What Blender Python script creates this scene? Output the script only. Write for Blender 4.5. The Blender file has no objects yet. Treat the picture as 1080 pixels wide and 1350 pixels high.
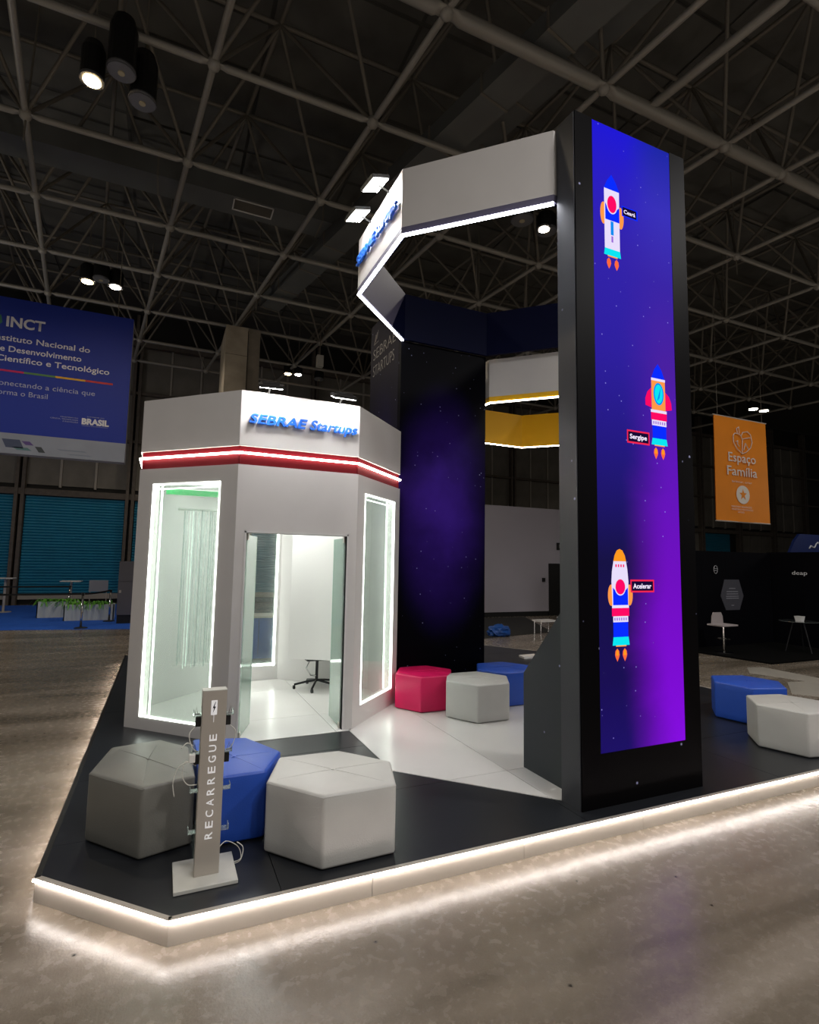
import bpy, bmesh, math, random
from math import sin, cos, pi, radians, sqrt
from mathutils import Vector, Matrix

random.seed(7)
SC = bpy.context.scene
COL = SC.collection

# ------------------------------------------------------------------ camera
H = 1.97
yaw, pitch, roll = radians(65.90), radians(5.325), radians(1.02)
r0 = Vector((sin(yaw), -cos(yaw), 0)); f0 = Vector((cos(yaw)*cos(pitch), sin(yaw)*cos(pitch), sin(pitch)))
u0 = r0.cross(f0)
rr = r0*cos(roll) + u0*sin(roll); uu = -r0*sin(roll) + u0*cos(roll)
cd = bpy.data.cameras.new('camera'); cam = bpy.data.objects.new('camera', cd); COL.objects.link(cam)
cd.sensor_fit = 'HORIZONTAL'; cd.sensor_width = 36.0; cd.lens = 36.0*717.6/1080.0; cd.clip_end = 300
M = Matrix((rr, uu, -f0)).transposed().to_4x4(); M.translation = Vector((0, 0, H)); cam.matrix_world = M
SC.camera = cam

# ------------------------------------------------------------------ world, exposure
wd = bpy.data.worlds.new('hall_air'); SC.world = wd; wd.use_nodes = True
bg = wd.node_tree.nodes['Background']; bg.inputs[0].default_value = (1.0, 0.93, 0.85, 1); bg.inputs[1].default_value = 0.05
SC.view_settings.view_transform = 'Standard'; SC.view_settings.look = 'None'
SC.view_settings.gamma = 1.0; SC.view_settings.use_curve_mapping = False
SC.view_settings.exposure = 0.0

# ------------------------------------------------------------------ hall lamps outside the frame
def lamp(kind, name, loc, energy, color=(1, .93, .84), size=.3, target=None, spot=None, blend=.6, parent=None):
    d = bpy.data.lights.new(name, kind); d.energy = energy; d.color = color
    if kind == 'AREA': d.shape = 'DISK'; d.size = size
    else: d.shadow_soft_size = size
    if kind == 'SPOT': d.spot_size = radians(spot); d.spot_blend = blend
    o = bpy.data.objects.new(name, d); COL.objects.link(o); o.location = loc
    if target is not None:
        o.rotation_euler = (Vector(target)-Vector(loc)).to_track_quat('-Z', 'Y').to_euler()
    return o
for (x, y, e) in [(-3.5, -3.0, 120), (3.5, -4.5, 420), (9.5, -1.5, 470), (-8.5, 4.5, 110), (14, 5, 160), (3.5, -0.5, 200), (-6.5, 9, 90)]:
    lamp('SPOT', 'hall_lamp', (x, y, 9.3), e*2.6, (1, .965, .935), .35, (x, y, 0), 150, .5)
# unseen fill lights added outside the frame to lift roof, column and walls
for (x, y, z, e) in [(-9, 3, 4.2, 110), (2, -5, 4.2, 170), (12, -1, 4.2, 90), (-8.5, 15, 4.6, 300), (19, 8, 4.5, 70)]:
    lamp('POINT', 'added_fill', (x, y, z), e, (1, .94, .86), .6)

# ------------------------------------------------------------------ materials
def lin(h):
    if isinstance(h, str):
        h = h.lstrip('#'); c = [int(h[i:i+2], 16)/255 for i in (0, 2, 4)]
        return tuple(((v+.055)/1.055)**2.4 if v > .04045 else v/12.92 for v in c)
    return tuple(h)
MATS = {}
def mat(name, col, rough=.5, metal=0., emis=None, es=0., noise=0., nscale=6., bump=0., bscale=60., spec=.5, coat=0.):
    if name in MATS: return MATS[name]
    m = bpy.data.materials.new(name); m.use_nodes = True; nt = m.node_tree; b = nt.nodes['Principled BSDF']
    c = lin(col); b.inputs['Base Color'].default_value = (*c, 1); b.inputs['Roughness'].default_value = rough
    b.inputs['Metallic'].default_value = metal; b.inputs['Specular IOR Level'].default_value = spec
    b.inputs['Coat Weight'].default_value = coat
    if emis is not None:
        b.inputs['Emission Color'].default_value = (*lin(emis), 1); b.inputs['Emission Strength'].default_value = es
    tc = nt.nodes.new('ShaderNodeTexCoord')
    if noise:
        n = nt.nodes.new('ShaderNodeTexNoise'); n.inputs['Scale'].default_value = nscale; n.inputs['Detail'].default_value = 6
        nt.links.new(tc.outputs['Object'], n.inputs['Vector'])
        mr = nt.nodes.new('ShaderNodeMapRange'); mr.inputs[1].default_value = .3; mr.inputs[2].default_value = .7
        mr.inputs[3].default_value = 1-noise; mr.inputs[4].default_value = 1+noise
        nt.links.new(n.outputs['Fac'], mr.inputs[0])
        mx = nt.nodes.new('ShaderNodeVectorMath'); mx.operation = 'SCALE'; mx.inputs[0].default_value = c
        nt.links.new(mr.outputs[0], mx.inputs['Scale']); nt.links.new(mx.outputs[0], b.inputs['Base Color'])
    if bump:
        n = nt.nodes.new('ShaderNodeTexNoise'); n.inputs['Scale'].default_value = bscale; n.inputs['Detail'].default_value = 4
        nt.links.new(tc.outputs['Object'], n.inputs['Vector'])
        bp = nt.nodes.new('ShaderNodeBump'); bp.inputs['Strength'].default_value = bump; bp.inputs['Distance'].default_value = .01
        nt.links.new(n.outputs['Fac'], bp.inputs['Height']); nt.links.new(bp.outputs[0], b.inputs['Normal'])
    MATS[name] = m; return m

def glass_mat(name, tint, gloss=.12, diff=.1, rough=.02):
    m = bpy.data.materials.new(name); m.use_nodes = True; nt = m.node_tree; nt.nodes.clear()
    out = nt.nodes.new('ShaderNodeOutputMaterial')
    t = nt.nodes.new('ShaderNodeBsdfTransparent'); t.inputs[0].default_value = (*lin(tint), 1)
    g = nt.nodes.new('ShaderNodeBsdfGlossy'); g.inputs['Roughness'].default_value = rough
    d = nt.nodes.new('ShaderNodeBsdfTranslucent'); d.inputs[0].default_value = (*lin(tint), 1)
    d2 = nt.nodes.new('ShaderNodeBsdfDiffuse'); d2.inputs[0].default_value = (*lin(tint), 1)
    md = nt.nodes.new('ShaderNodeMixShader'); nt.links.new(d.outputs[0], md.inputs[1]); nt.links.new(d2.outputs[0], md.inputs[2])
    m1 = nt.nodes.new('ShaderNodeMixShader'); m1.inputs[0].default_value = diff
    nt.links.new(t.outputs[0], m1.inputs[1]); nt.links.new(md.outputs[0], m1.inputs[2])
    lw = nt.nodes.new('ShaderNodeLayerWeight'); fr = nt.nodes.new('ShaderNodeMath'); fr.operation = 'POWER'; fr.inputs[1].default_value = 4.5; nt.links.new(lw.outputs['Facing'], fr.inputs[0])
    ad = nt.nodes.new('ShaderNodeMath'); ad.operation = 'ADD'; ad.inputs[1].default_value = gloss; ad.use_clamp = True
    nt.links.new(fr.outputs[0], ad.inputs[0])
    m2 = nt.nodes.new('ShaderNodeMixShader'); nt.links.new(ad.outputs[0], m2.inputs[0])
    nt.links.new(m1.outputs[0], m2.inputs[1]); nt.links.new(g.outputs[0], m2.inputs[2]); nt.links.new(m2.outputs[0], out.inputs[0])
    return m

def concrete_floor():
    m = bpy.data.materials.new('polished_concrete'); m.use_nodes = True; nt = m.node_tree; L = nt.links.new
    b = nt.nodes['Principled BSDF']; tc = nt.nodes.new('ShaderNodeTexCoord')
    def noise(sc, det, vec=None, dist=0.):
        n = nt.nodes.new('ShaderNodeTexNoise'); n.inputs['Scale'].default_value = sc; n.inputs['Detail'].default_value = det
        n.inputs['Distortion'].default_value = dist; L(vec or tc.outputs['Object'], n.inputs['Vector']); return n.outputs['Fac']
    mp = nt.nodes.new('ShaderNodeMapping'); mp.inputs['Scale'].default_value = (.22, 1.5, 1); mp.inputs['Rotation'].default_value = (0, 0, .42)
    L(tc.outputs['Object'], mp.inputs[0])
    a = noise(1.4, 10, mp.outputs[0], .5); c = noise(16, 10, None, .2); s = noise(90, 4)
    mix = nt.nodes.new('ShaderNodeMath'); mix.operation = 'MULTIPLY_ADD'; mix.inputs[1].default_value = .14
    L(c, mix.inputs[0]); 
    a2 = nt.nodes.new('ShaderNodeMath'); a2.operation = 'MULTIPLY'; a2.inputs[1].default_value = .86; L(a, a2.inputs[0]); L(a2.outputs[0], mix.inputs[2])
    cr = nt.nodes.new('ShaderNodeValToRGB'); e = cr.color_ramp.elements
    e[0].position = .34; e[0].color = (*lin('#5c5448'), 1); e[1].position = .66; e[1].color = (*lin('#90867a'), 1)
    x = e.new(.5); x.color = (*lin('#766c5f'), 1)
    sm = nt.nodes.new('ShaderNodeMath'); sm.operation = 'MULTIPLY_ADD'; sm.inputs[1].default_value = .22; L(s, sm.inputs[0])
    off = nt.nodes.new('ShaderNodeMath'); off.operation = 'SUBTRACT'; off.inputs[1].default_value = .11; L(mix.outputs[0], off.inputs[0]); L(off.outputs[0], sm.inputs[2]); L(sm.outputs[0], cr.inputs[0])
    # small pits and stains
    v = nt.nodes.new('ShaderNodeTexVoronoi'); v.inputs['Scale'].default_value = 4.5; v.inputs['Randomness'].default_value = 1; L(tc.outputs['Object'], v.inputs['Vector'])
    th = nt.nodes.new('ShaderNodeMapRange'); th.inputs[1].default_value = .03; th.inputs[2].default_value = .075; L(v.outputs['Distance'], th.inputs[0])
    gate = nt.nodes.new('ShaderNodeMath'); gate.operation = 'MAXIMUM'; L(th.outputs[0], gate.inputs[0])
    g2 = nt.nodes.new('ShaderNodeMapRange'); g2.inputs[1].default_value = .5; g2.inputs[2].default_value = .55; L(c, g2.inputs[0]); L(g2.outputs[0], gate.inputs[1])
    mx = nt.nodes.new('ShaderNodeMix'); mx.data_type = 'RGBA'; mx.inputs['A'].default_value = (*lin('#2b241e'), 1)
    L(gate.outputs[0], mx.inputs['Factor']); L(cr.outputs[0], mx.inputs['B']); L(mx.outputs['Result'], b.inputs['Base Color'])
    rr_ = nt.nodes.new('ShaderNodeMapRange'); rr_.inputs[1].default_value = .3; rr_.inputs[2].default_value = .7; rr_.inputs[3].default_value = .20; rr_.inputs[4].default_value = .31
    L(c, rr_.inputs[0]); L(rr_.outputs[0], b.inputs['Roughness'])
    bp = nt.nodes.new('ShaderNodeBump'); bp.inputs['Strength'].default_value = .18; bp.inputs['Distance'].default_value = .004
    ad = nt.nodes.new('ShaderNodeMath'); ad.operation = 'ADD'; L(c, ad.inputs[0]); L(s, ad.inputs[1]); L(ad.outputs[0], bp.inputs['Height']); L(bp.outputs[0], b.inputs['Normal'])
    return m

def star_print(name, base, neb, centre, radius, scale=9., axis='XZ', rough=.45, amount=1., spec=.06):
    """dark printed panel with small stars and a soft nebula of its own (flat print)"""
    m = bpy.data.materials.new(name); m.use_nodes = True; nt = m.node_tree; L = nt.links.new; b = nt.nodes['Principled BSDF']
    g = nt.nodes.new('ShaderNodeNewGeometry'); b.inputs['Roughness'].default_value = rough; b.inputs['Specular IOR Level'].default_value = spec
    sub = nt.nodes.new('ShaderNodeVectorMath'); sub.operation = 'SUBTRACT'; sub.inputs[1].default_value = centre; L(g.outputs['Position'], sub.inputs[0])
    sc = nt.nodes.new('ShaderNodeVectorMath'); sc.operation = 'MULTIPLY'; sc.inputs[1].default_value = (1/radius[0], 1/radius[1], 1/radius[2]); L(sub.outputs[0], sc.inputs[0])
    ln = nt.nodes.new('ShaderNodeVectorMath'); ln.operation = 'LENGTH'; L(sc.outputs[0], ln.inputs[0])
    mr = nt.nodes.new('ShaderNodeMapRange'); mr.interpolation_type = 'SMOOTHSTEP'; mr.inputs[1].default_value = 1.; mr.inputs[2].default_value = 0.; L(ln.outputs['Value'], mr.inputs[0])
    n = nt.nodes.new('ShaderNodeTexNoise'); n.inputs['Scale'].default_value = 1.3; n.inputs['Detail'].default_value = 5; L(g.outputs['Position'], n.inputs['Vector'])
    mu = nt.nodes.new('ShaderNodeMath'); mu.operation = 'MULTIPLY'; L(mr.outputs[0], mu.inputs[0]); L(n.outputs['Fac'], mu.inputs[1])
    mx = nt.nodes.new('ShaderNodeMix'); mx.data_type = 'RGBA'; mx.inputs['A'].default_value = (*lin(base), 1); mx.inputs['B'].default_value = (*lin(neb), 1); L(mu.outputs[0], mx.inputs['Factor'])
    v = nt.nodes.new('ShaderNodeTexVoronoi'); v.inputs['Scale'].default_value = scale; L(g.outputs['Position'], v.inputs['Vector'])
    st = nt.nodes.new('ShaderNodeMapRange'); st.inputs[1].default_value = .075; st.inputs[2].default_value = .02; st.inputs[3].default_value = 0; st.inputs[4].default_value = amount; L(v.outputs['Distance'], st.inputs[0])
    m2 = nt.nodes.new('ShaderNodeMix'); m2.data_type = 'RGBA'; m2.inputs['B'].default_value = (*lin('#c8ccff'), 1); L(st.outputs[0], m2.inputs['Factor']); L(mx.outputs['Result'], m2.inputs['A'])
    L(m2.outputs['Result'], b.inputs['Base Color']); return m

def screen_mat():
    m = bpy.data.materials.new('led_screen_picture'); m.use_nodes = True; nt = m.node_tree; L = nt.links.new; b = nt.nodes['Principled BSDF']
    g = nt.nodes.new('ShaderNodeNewGeometry'); sp = nt.nodes.new('ShaderNodeSeparateXYZ'); L(g.outputs['Position'], sp.inputs[0])
    zf = nt.nodes.new('ShaderNodeMapRange'); zf.inputs[1].default_value = .53; zf.inputs[2].default_value = 5.8; L(sp.outputs['Z'], zf.inputs[0])
    n = nt.nodes.new('ShaderNodeTexNoise'); n.inputs['Scale'].default_value = 1.1; n.inputs['Detail'].default_value = 4; n.inputs['Distortion'].default_value = .6; L(g.outputs['Position'], n.inputs['Vector'])
    xo = nt.nodes.new('ShaderNodeMath'); xo.operation = 'MULTIPLY_ADD'; xo.inputs[1].default_value = .35; L(n.outputs['Fac'], xo.inputs[0]); L(sp.outputs['X'], xo.inputs[2])
    xf = nt.nodes.new('ShaderNodeMapRange'); xf.interpolation_type = 'SMOOTHSTEP'; xf.inputs[1].default_value = 3.55; xf.inputs[2].default_value = 4.15; L(xo.outputs[0], xf.inputs[0])
    def ramp(st):
        r = nt.nodes.new('ShaderNodeValToRGB'); e = r.color_ramp.elements
        e[0].position = st[0][0]; e[0].color = (*lin(st[0][1]), 1); e[1].position = st[-1][0]; e[1].color = (*lin(st[-1][1]), 1)
        for p, c in st[1:-1]: q = e.new(p); q.color = (*lin(c), 1)
        L(zf.outputs[0], r.inputs[0]); return r.outputs[0]
    A = ramp([(0, '#150560'), (.1, '#12044f'), (.28, '#0c0640'), (.45, '#190b78'), (.62, '#24109a'), (.8, '#2812a6'), (1, '#1004d0')])
    B = ramp([(0, '#8000d8'), (.25, '#6c02bc'), (.45, '#5a06b4'), (.6, '#44109c'), (.75, '#3014a0'), (.88, '#2f25b4'), (1, '#0a1aa0')])
    mx = nt.nodes.new('ShaderNodeMix'); mx.data_type = 'RGBA'; L(xf.outputs[0], mx.inputs['Factor']); L(A, mx.inputs['A']); L(B, mx.inputs['B'])
    v = nt.nodes.new('ShaderNodeTexVoronoi'); v.inputs['Scale'].default_value = 11; L(g.outputs['Position'], v.inputs['Vector'])
    st = nt.nodes.new('ShaderNodeMapRange'); st.inputs[1].default_value = .08; st.inputs[2].default_value = .03; st.inputs[4].default_value = .6; L(v.outputs['Distance'], st.inputs[0])
    m2 = nt.nodes.new('ShaderNodeMix'); m2.data_type = 'RGBA'; m2.inputs['B'].default_value = (*lin('#a8a0ff'), 1); L(st.outputs[0], m2.inputs['Factor']); L(mx.outputs['Result'], m2.inputs['A'])
    b.inputs['Base Color'].default_value = (.005, .005, .005, 1); b.inputs['Roughness'].default_value = .7; b.inputs['Specular IOR Level'].default_value = .05
    L(m2.outputs['Result'], b.inputs['Emission Color']); b.inputs['Emission Strength'].default_value = 1.05
    return m

WHITE = mat('white_laminate', '#cfcbc8', .42, noise=.02, nscale=3)
WHITE2 = mat('white_satin_panel', '#d6d4d2', .35)
ALU = mat('brushed_aluminium', '#b9b1a7', .4, .25, bump=.05, bscale=200)
CHROME = mat('chrome', '#d8d8d8', .12, 1.)
BLACKM = mat('black_matte', '#0c0c0d', .55)
DKMETAL = mat('dark_metal', '#25241f', .6, .2, noise=.15)
STEEL = mat('painted_steel_tube', '#9d988f', .5, .25, noise=.12, nscale=1.5)
STEELD = mat('dark_steel_tube', '#787166', .6, .2, noise=.15, nscale=1.5)
LED = mat('led_strip_light', '#ffffff', .4, emis='#fff4e6', es=14)
LEDC = mat('cool_led_strip_light', '#ffffff', .4, emis='#f4f6ff', es=14)
LEDW = mat('window_led_light', '#ffffff', .4, emis='#f7fff4', es=6)
RED = mat('red_band_vinyl', '#640a16', .6, spec=.15)
NAVY = mat('navy_vinyl', '#01062a', .6, spec=.12)
LILAC = mat('lilac_grey_vinyl', '#5c5870', .5)
YELLOW = mat('yellow_vinyl', '#f5bc00', .5)
SIGNBLUE = mat('sign_blue_acrylic', '#0a66d8', .45)
DECK = mat('black_deck_laminate', '#202226', .32, noise=.15, nscale=2.2, bump=.03, bscale=15)
WFLOOR = mat('white_floor_sheet', '#dcdad7', .24, noise=.03, nscale=1.2, bump=.02, bscale=6)
GLASS = glass_mat('window_glass', '#f0f6f3', .03, .10)
GLASSD = glass_mat('door_glass', '#e6f2ec', .08, .5, .06)
CLEAR = glass_mat('clear_acrylic', '#e8f2f0', .2, .2, .05)

# ------------------------------------------------------------------ mesh helper
def origin_of(p):
    v = Vector((0, 0, 0))
    while p is not None: v += p.location; p = p.parent
    return v
class MB:
    def __init__(s): s.v = []; s.f = []; s.mi = []; s.cur = 0
    def add(s, vs, fs):
        o = len(s.v); s.v += [Vector(x) for x in vs]
        for f in fs: s.f.append([i+o for i in f]); s.mi.append(s.cur)
        return s
    def box(s, a, b):
        (x0, y0, z0), (x1, y1, z1) = a, b
        x0, x1 = min(x0, x1), max(x0, x1); y0, y1 = min(y0, y1), max(y0, y1); z0, z1 = min(z0, z1), max(z0, z1)
        return s.add([(x0, y0, z0), (x1, y0, z0), (x1, y1, z0), (x0, y1, z0), (x0, y0, z1), (x1, y0, z1), (x1, y1, z1), (x0, y1, z1)],
                     [(0, 3, 2, 1), (4, 5, 6, 7), (0, 1, 5, 4), (1, 2, 6, 5), (2, 3, 7, 6), (3, 0, 4, 7)])
    def bar(s, a, b, out0, out1, z0, z1):
        """box along segment a-b (xy); out0..out1 are offsets along the right hand normal"""
        a = Vector(a).to_2d(); b = Vector(b).to_2d(); d = (b-a).normalized(); n = Vector((d.y, -d.x))
        p = [a+n*out0, b+n*out0, b+n*out1, a+n*out1]
        return s.prism(p, z0, z1)
    def prism(s, poly, z0, z1):
        n = len(poly); P = [Vector((q[0], q[1])) for q in poly]
        area = sum(P[i].x*P[(i+1) % n].y-P[(i+1) % n].x*P[i].y for i in range(n))
        if area < 0: P.reverse()
        vs = [(q.x, q.y, z0) for q in P]+[(q.x, q.y, z1) for q in P]
        fs = [list(range(n))[::-1], list(range(n, 2*n))]+[(i, (i+1) % n, (i+1) % n+n, i+n) for i in range(n)]
        return s.add(vs, fs)
    def tube(s, pts, r, n=8, caps=True, r2=None):
        pts = [Vector(p) for p in pts]; k = len(pts); rings = []
        up = Vector((0, 0, 1))
        for i, p in enumerate(pts):
            t = (pts[min(i+1, k-1)]-pts[max(i-1, 0)]).normalized()
            a = t.cross(up)
            if a.length < .05: a = t.cross(Vector((1, 0, 0)))
            a.normalize(); b = t.cross(a); q = r if r2 is None else r+(r2-r)*i/(k-1)
            rings.append([p+(a*cos(2*pi*j/n)+b*sin(2*pi*j/n))*q for j in range(n)])
        vs = [v for R in rings for v in R]; fs = []
        for i in range(k-1):
            for j in range(n): fs.append((i*n+j, i*n+(j+1) % n, (i+1)*n+(j+1) % n, (i+1)*n+j))
        if caps: fs += [list(range(n)), list(range((k-1)*n, k*n))[::-1]]
        return s.add(vs, fs)
    def lathe(s, c, prof, n=24):
        vs = []; fs = []; k = len(prof)
        for (r, z) in prof:
            for j in range(n): vs.append((c[0]+r*cos(2*pi*j/n), c[1]+r*sin(2*pi*j/n), c[2]+z))
        for i in range(k-1):
            for j in range(n): fs.append((i*n+j, i*n+(j+1) % n, (i+1)*n+(j+1) % n, (i+1)*n+j))
        fs += [list(range(n))[::-1], list(range((k-1)*n, k*n))]
        return s.add(vs, fs)
    def plate(s, O, U, V, W, poly, d0, d1):
        """2-D polygon in (U,V), extruded along W from d0 to d1"""
        O, U, V, W = map(Vector, (O, U, V, W)); n = len(poly)
        vs = [O+U*p[0]+V*p[1]+W*d0 for p in poly]+[O+U*p[0]+V*p[1]+W*d1 for p in poly]
        return s.add(vs, [list(range(n))[::-1], list(range(n, 2*n))]+[(i, (i+1) % n, (i+1) % n+n, i+n) for i in range(n)])
    def build(s, name, m, parent=None, smooth=False, world=True, loc=None, bevel=0.):
        off = origin_of(parent) if world else Vector((0, 0, 0))
        if loc is not None: off = off + Vector(loc) if world and parent else Vector(loc)
        me = bpy.data.meshes.new(name); me.from_pydata([tuple(v-off) for v in s.v], [], s.f)
        for mm in (m if isinstance(m, (list, tuple)) else [m]): me.materials.append(mm)
        for i, p in enumerate(me.polygons): p.material_index = s.mi[i]
        b = bmesh.new(); b.from_mesh(me)
        bmesh.ops.recalc_face_normals(b, faces=b.faces)
        if bevel: bmesh.ops.bevel(b, geom=list(b.edges), offset=bevel, segments=2, profile=.5, affect='EDGES')
        b.to_mesh(me); b.free()
        if smooth: me.polygons.foreach_set('use_smooth', [True]*len(me.polygons))
        o = bpy.data.objects.new(name, me); COL.objects.link(o)
        if parent: o.parent = parent
        if loc is not None and parent is None: o.location = loc
        return o
def tag(o, label=None, cat=None, group=None, kind=None):
    if label: o['label'] = label
    if cat: o['category'] = cat
    if group: o['group'] = group
    if kind: o['kind'] = kind
    return o
def thing(name, loc, label, cat, group=None, rz=0., kind=None):
    o = bpy.data.objects.new(name, None); COL.objects.link(o); o.location = loc; o.rotation_euler = (0, 0, rz); o.empty_display_size = .1
    return tag(o, label, cat, group, kind)
def copy_tree(o, parent=None, loc=None, label=None):
    c = o.copy(); COL.objects.link(c); c.parent = parent
    if loc is not None: c.location = loc
    if label: c['label'] = label
    for ch in list(o.children): copy_tree(ch, c)
    return c

# ------------------------------------------------------------------ lettering
def raw_text(body, shear=0., bold=0., extrude=0.):
    cu = bpy.data.curves.new('t', 'FONT'); cu.body = body; cu.size = 1; cu.shear = shear; cu.offset = bold; cu.extrude = extrude; cu.resolution_u = 3
    o = bpy.data.objects.new('t', cu); COL.objects.link(o)
    me = bpy.data.meshes.new_from_object(o); bpy.data.objects.remove(o); bpy.data.curves.remove(cu); return me
def bounds(me):
    xs = [v.co.x for v in me.vertices]; ys = [v.co.y for v in me.vertices]; return min(xs), max(xs), min(ys), max(ys)
_c = bounds(raw_text('E')); CAP = _c[3]-_c[2]
def text(name, body, O, U, V, x0, x1, base, cap, m, parent, depth=.004, bold=0., shear=0., per_letter=False, lift=0.):
    """word on the plane O,U,V: spans x0..x1 along U, baseline at 'base' along V"""
    O, U, V = Vector(O), Vector(U), Vector(V); W = U.cross(V)
    full = raw_text(body, shear, bold); b = bounds(full); sx = (x1-x0)/(b[1]-b[0]); sy = cap/CAP
    off = origin_of(parent)
    def place(me, nm, dx=0.):
        for v in me.vertices:
            x = (v.co.x+dx-b[0])*sx+x0; y = v.co.y*sy+base; z = lift+(depth if v.co.z > -1e-6 else 0)
            if depth and v.co.z < -1e-6: z = lift
            v.co = O+U*x+V*y+W*z-off
        me.materials.append(m); me.name = nm
        o = bpy.data.objects.new(nm, me); COL.objects.link(o); o.parent = parent; return o
    bar = bounds(raw_text('|'))[1]
    if not per_letter:
        pos = 0; out = None
        for wd_ in body.split(' '):
            adv = bounds(raw_text(body[:pos]+'|'))[1]-bar if pos else 0.
            out = place(raw_text(wd_, shear, bold, .05 if depth > .006 else 0.), name, adv); pos += len(wd_)+1
        return out
    for i, ch in enumerate(body):
        if ch == ' ': continue
        adv = bounds(raw_text(body[:i]+'|'))[1]-bar if i else 0.
        place(raw_text(ch, shear, bold, .05), name, adv)

def left_of(full, sub, xs, x1):
    bf, bsb = bounds(raw_text(full)), bounds(raw_text(sub)); return x1-(x1-xs)*(bf[1]-bf[0])/(bsb[1]-bsb[0])

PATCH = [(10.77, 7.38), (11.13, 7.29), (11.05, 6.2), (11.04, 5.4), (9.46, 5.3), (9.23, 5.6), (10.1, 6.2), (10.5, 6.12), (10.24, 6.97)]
# ================================================================== SETTING
floor = MB().box((-40, -12, -.1), (70, 40, 0)).build('floor', concrete_floor()); tag(floor, 'polished grey brown concrete hall floor', None, kind='structure')
pp = MB().prism(PATCH, 0, .003); po_ = pp.build('pale_floor_patch', mat('pale_patch_grey', '#8f8a80', .6, noise=.12, nscale=2)); tag(po_, 'pale flat patch on the concrete behind the right hand poufs', 'floor patch')  # thin flat sheet, paler than the concrete around it
WN = 26.75
wall = MB().box((-30, WN, 0), (62, WN+.3, 13)).build('wall_back', mat('dark_wall', '#1d1c1a', .8)); tag(wall, 'far dark hall wall behind everything', kind='structure')
PANEL = mat('grey_wall_panel', '#77736c', .8, noise=.18, nscale=1.3)
MULL = mat('wall_mullion', '#a39d94', .7); BEAM = mat('wall_beam', '#5c544d', .7, noise=.2)
TEAL = mat('teal_shutter', '#0a7a9c', .6, noise=.08, nscale=2)
pm = MB().box((-.585, -.05, -1.03), (.585, 0, 1.03)).build('wall_panel', PANEL, wall, world=False)
first = True
s = -25.5
k = 0
while s < 50:
    bay = -5.5 + 4.0*k
    k += 1; s += 1.35
rows_z = [5.95, 8.15, 10.35]
xs = []
for kb in range(-4, 13):
    for j in range(3): xs.append(-5.5+4.0*kb+.72+1.28*j)
for z in rows_z:
    for x in xs:
        if not first: o = pm.copy(); COL.objects.link(o)
        else: o = pm; first = False
        o.location = (x, WN-.02, z)
mm_ = MB().box((-.045, -.12, -1.1), (.045, 0, 1.1)).build('mullion', MULL, wall, world=False); mm_.location = (xs[0]-.64, WN, rows_z[0])
for z in rows_z:
    for x in xs:
        o = mm_.copy(); COL.objects.link(o); o.location = (x-.64, WN, z)
for z, h in ((4.6, .26), (7.05, .12), (9.25, .12), (11.5, .2)):
    MB().box((-28, WN-.28, z-h/2), (60, WN, z+h/2)).build('wall_beam', BEAM, wall)
for kb in range(-4, 14):
    x = -5.5+4.0*kb
    b = MB().box((x-.17, WN-.34, 0), (x-.05, WN, 12.8)); b.box((x+.05, WN-.34, 0), (x+.17, WN, 12.8)); b.build('wall_post', BEAM, wall)
def shutter(x0, x1):
    m = MB(); n = 34; z0, z1 = .45, 4.45; vs = []; fs = []
    for i in range(n):
        a = z0+(z1-z0)*i/n; b_ = z0+(z1-z0)*(i+1)/n
        m.add([(x0, WN-.10, a), (x1, WN-.10, a), (x1, WN-.14, a+.04), (x0, WN-.14, a+.04), (x1, WN-.14, b_-.02), (x0, WN-.14, b_-.02), (x1, WN-.10, b_), (x0, WN-.10, b_)],
              [(0, 1, 2, 3), (3, 2, 4, 5), (5, 4, 6, 7)])
    m.build('roller_shutter', TEAL, wall)
    MB().box((x0, WN-.16, .22), (x1, WN, .45)).build('sill_strip', MULL, wall)
for kb in range(-4, 4): shutter(-5.5+4*kb+.2, -5.5+4*kb+3.8)
shutter(-5.5+40.2, -5.5+43.0)
lowp = MB().box((-.62, -.05, -1.95), (.62, 0, 1.95)).build('wall_panel', PANEL, wall, world=False); lowp.location = (11, WN-.02, 2.5)
for kb in range(4, 13):
    if kb == 10: continue
    for j in range(3):
        o = lowp.copy(); COL.objects.link(o); o.location = (-5.5+4*kb+.72+1.28*j, WN-.02, 2.5)
# concrete column
cc = MB().box((1.44, 18.0, 0), (2.12, 19.9, 9.56)); col = cc.build('concrete_column', mat('raw_concrete', '#a79c8a', .9, noise=.22, nscale=1.6, bump=.4, bscale=9))
tag(col, 'raw concrete column rising to the roof behind the white booth', 'column')
MB().box((2.15, 18.03, 0), (2.52, 19.8, 9.56)).build('pilaster_face', mat('raw_concrete_dark', '#82796b', .9, noise=.2, nscale=2), col)
MB().box((2.115, 18.1, 0), (2.155, 19.6, 9.5)).build('shadow_gap', BLACKM, col)
for z_ in (5.6, 7.3, 8.6): MB().box((1.438, 17.996, z_), (2.122, 18.0, z_+.012)).build('pour_line', mat('raw_concrete_line', '#4d463c', .9), col)

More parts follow.
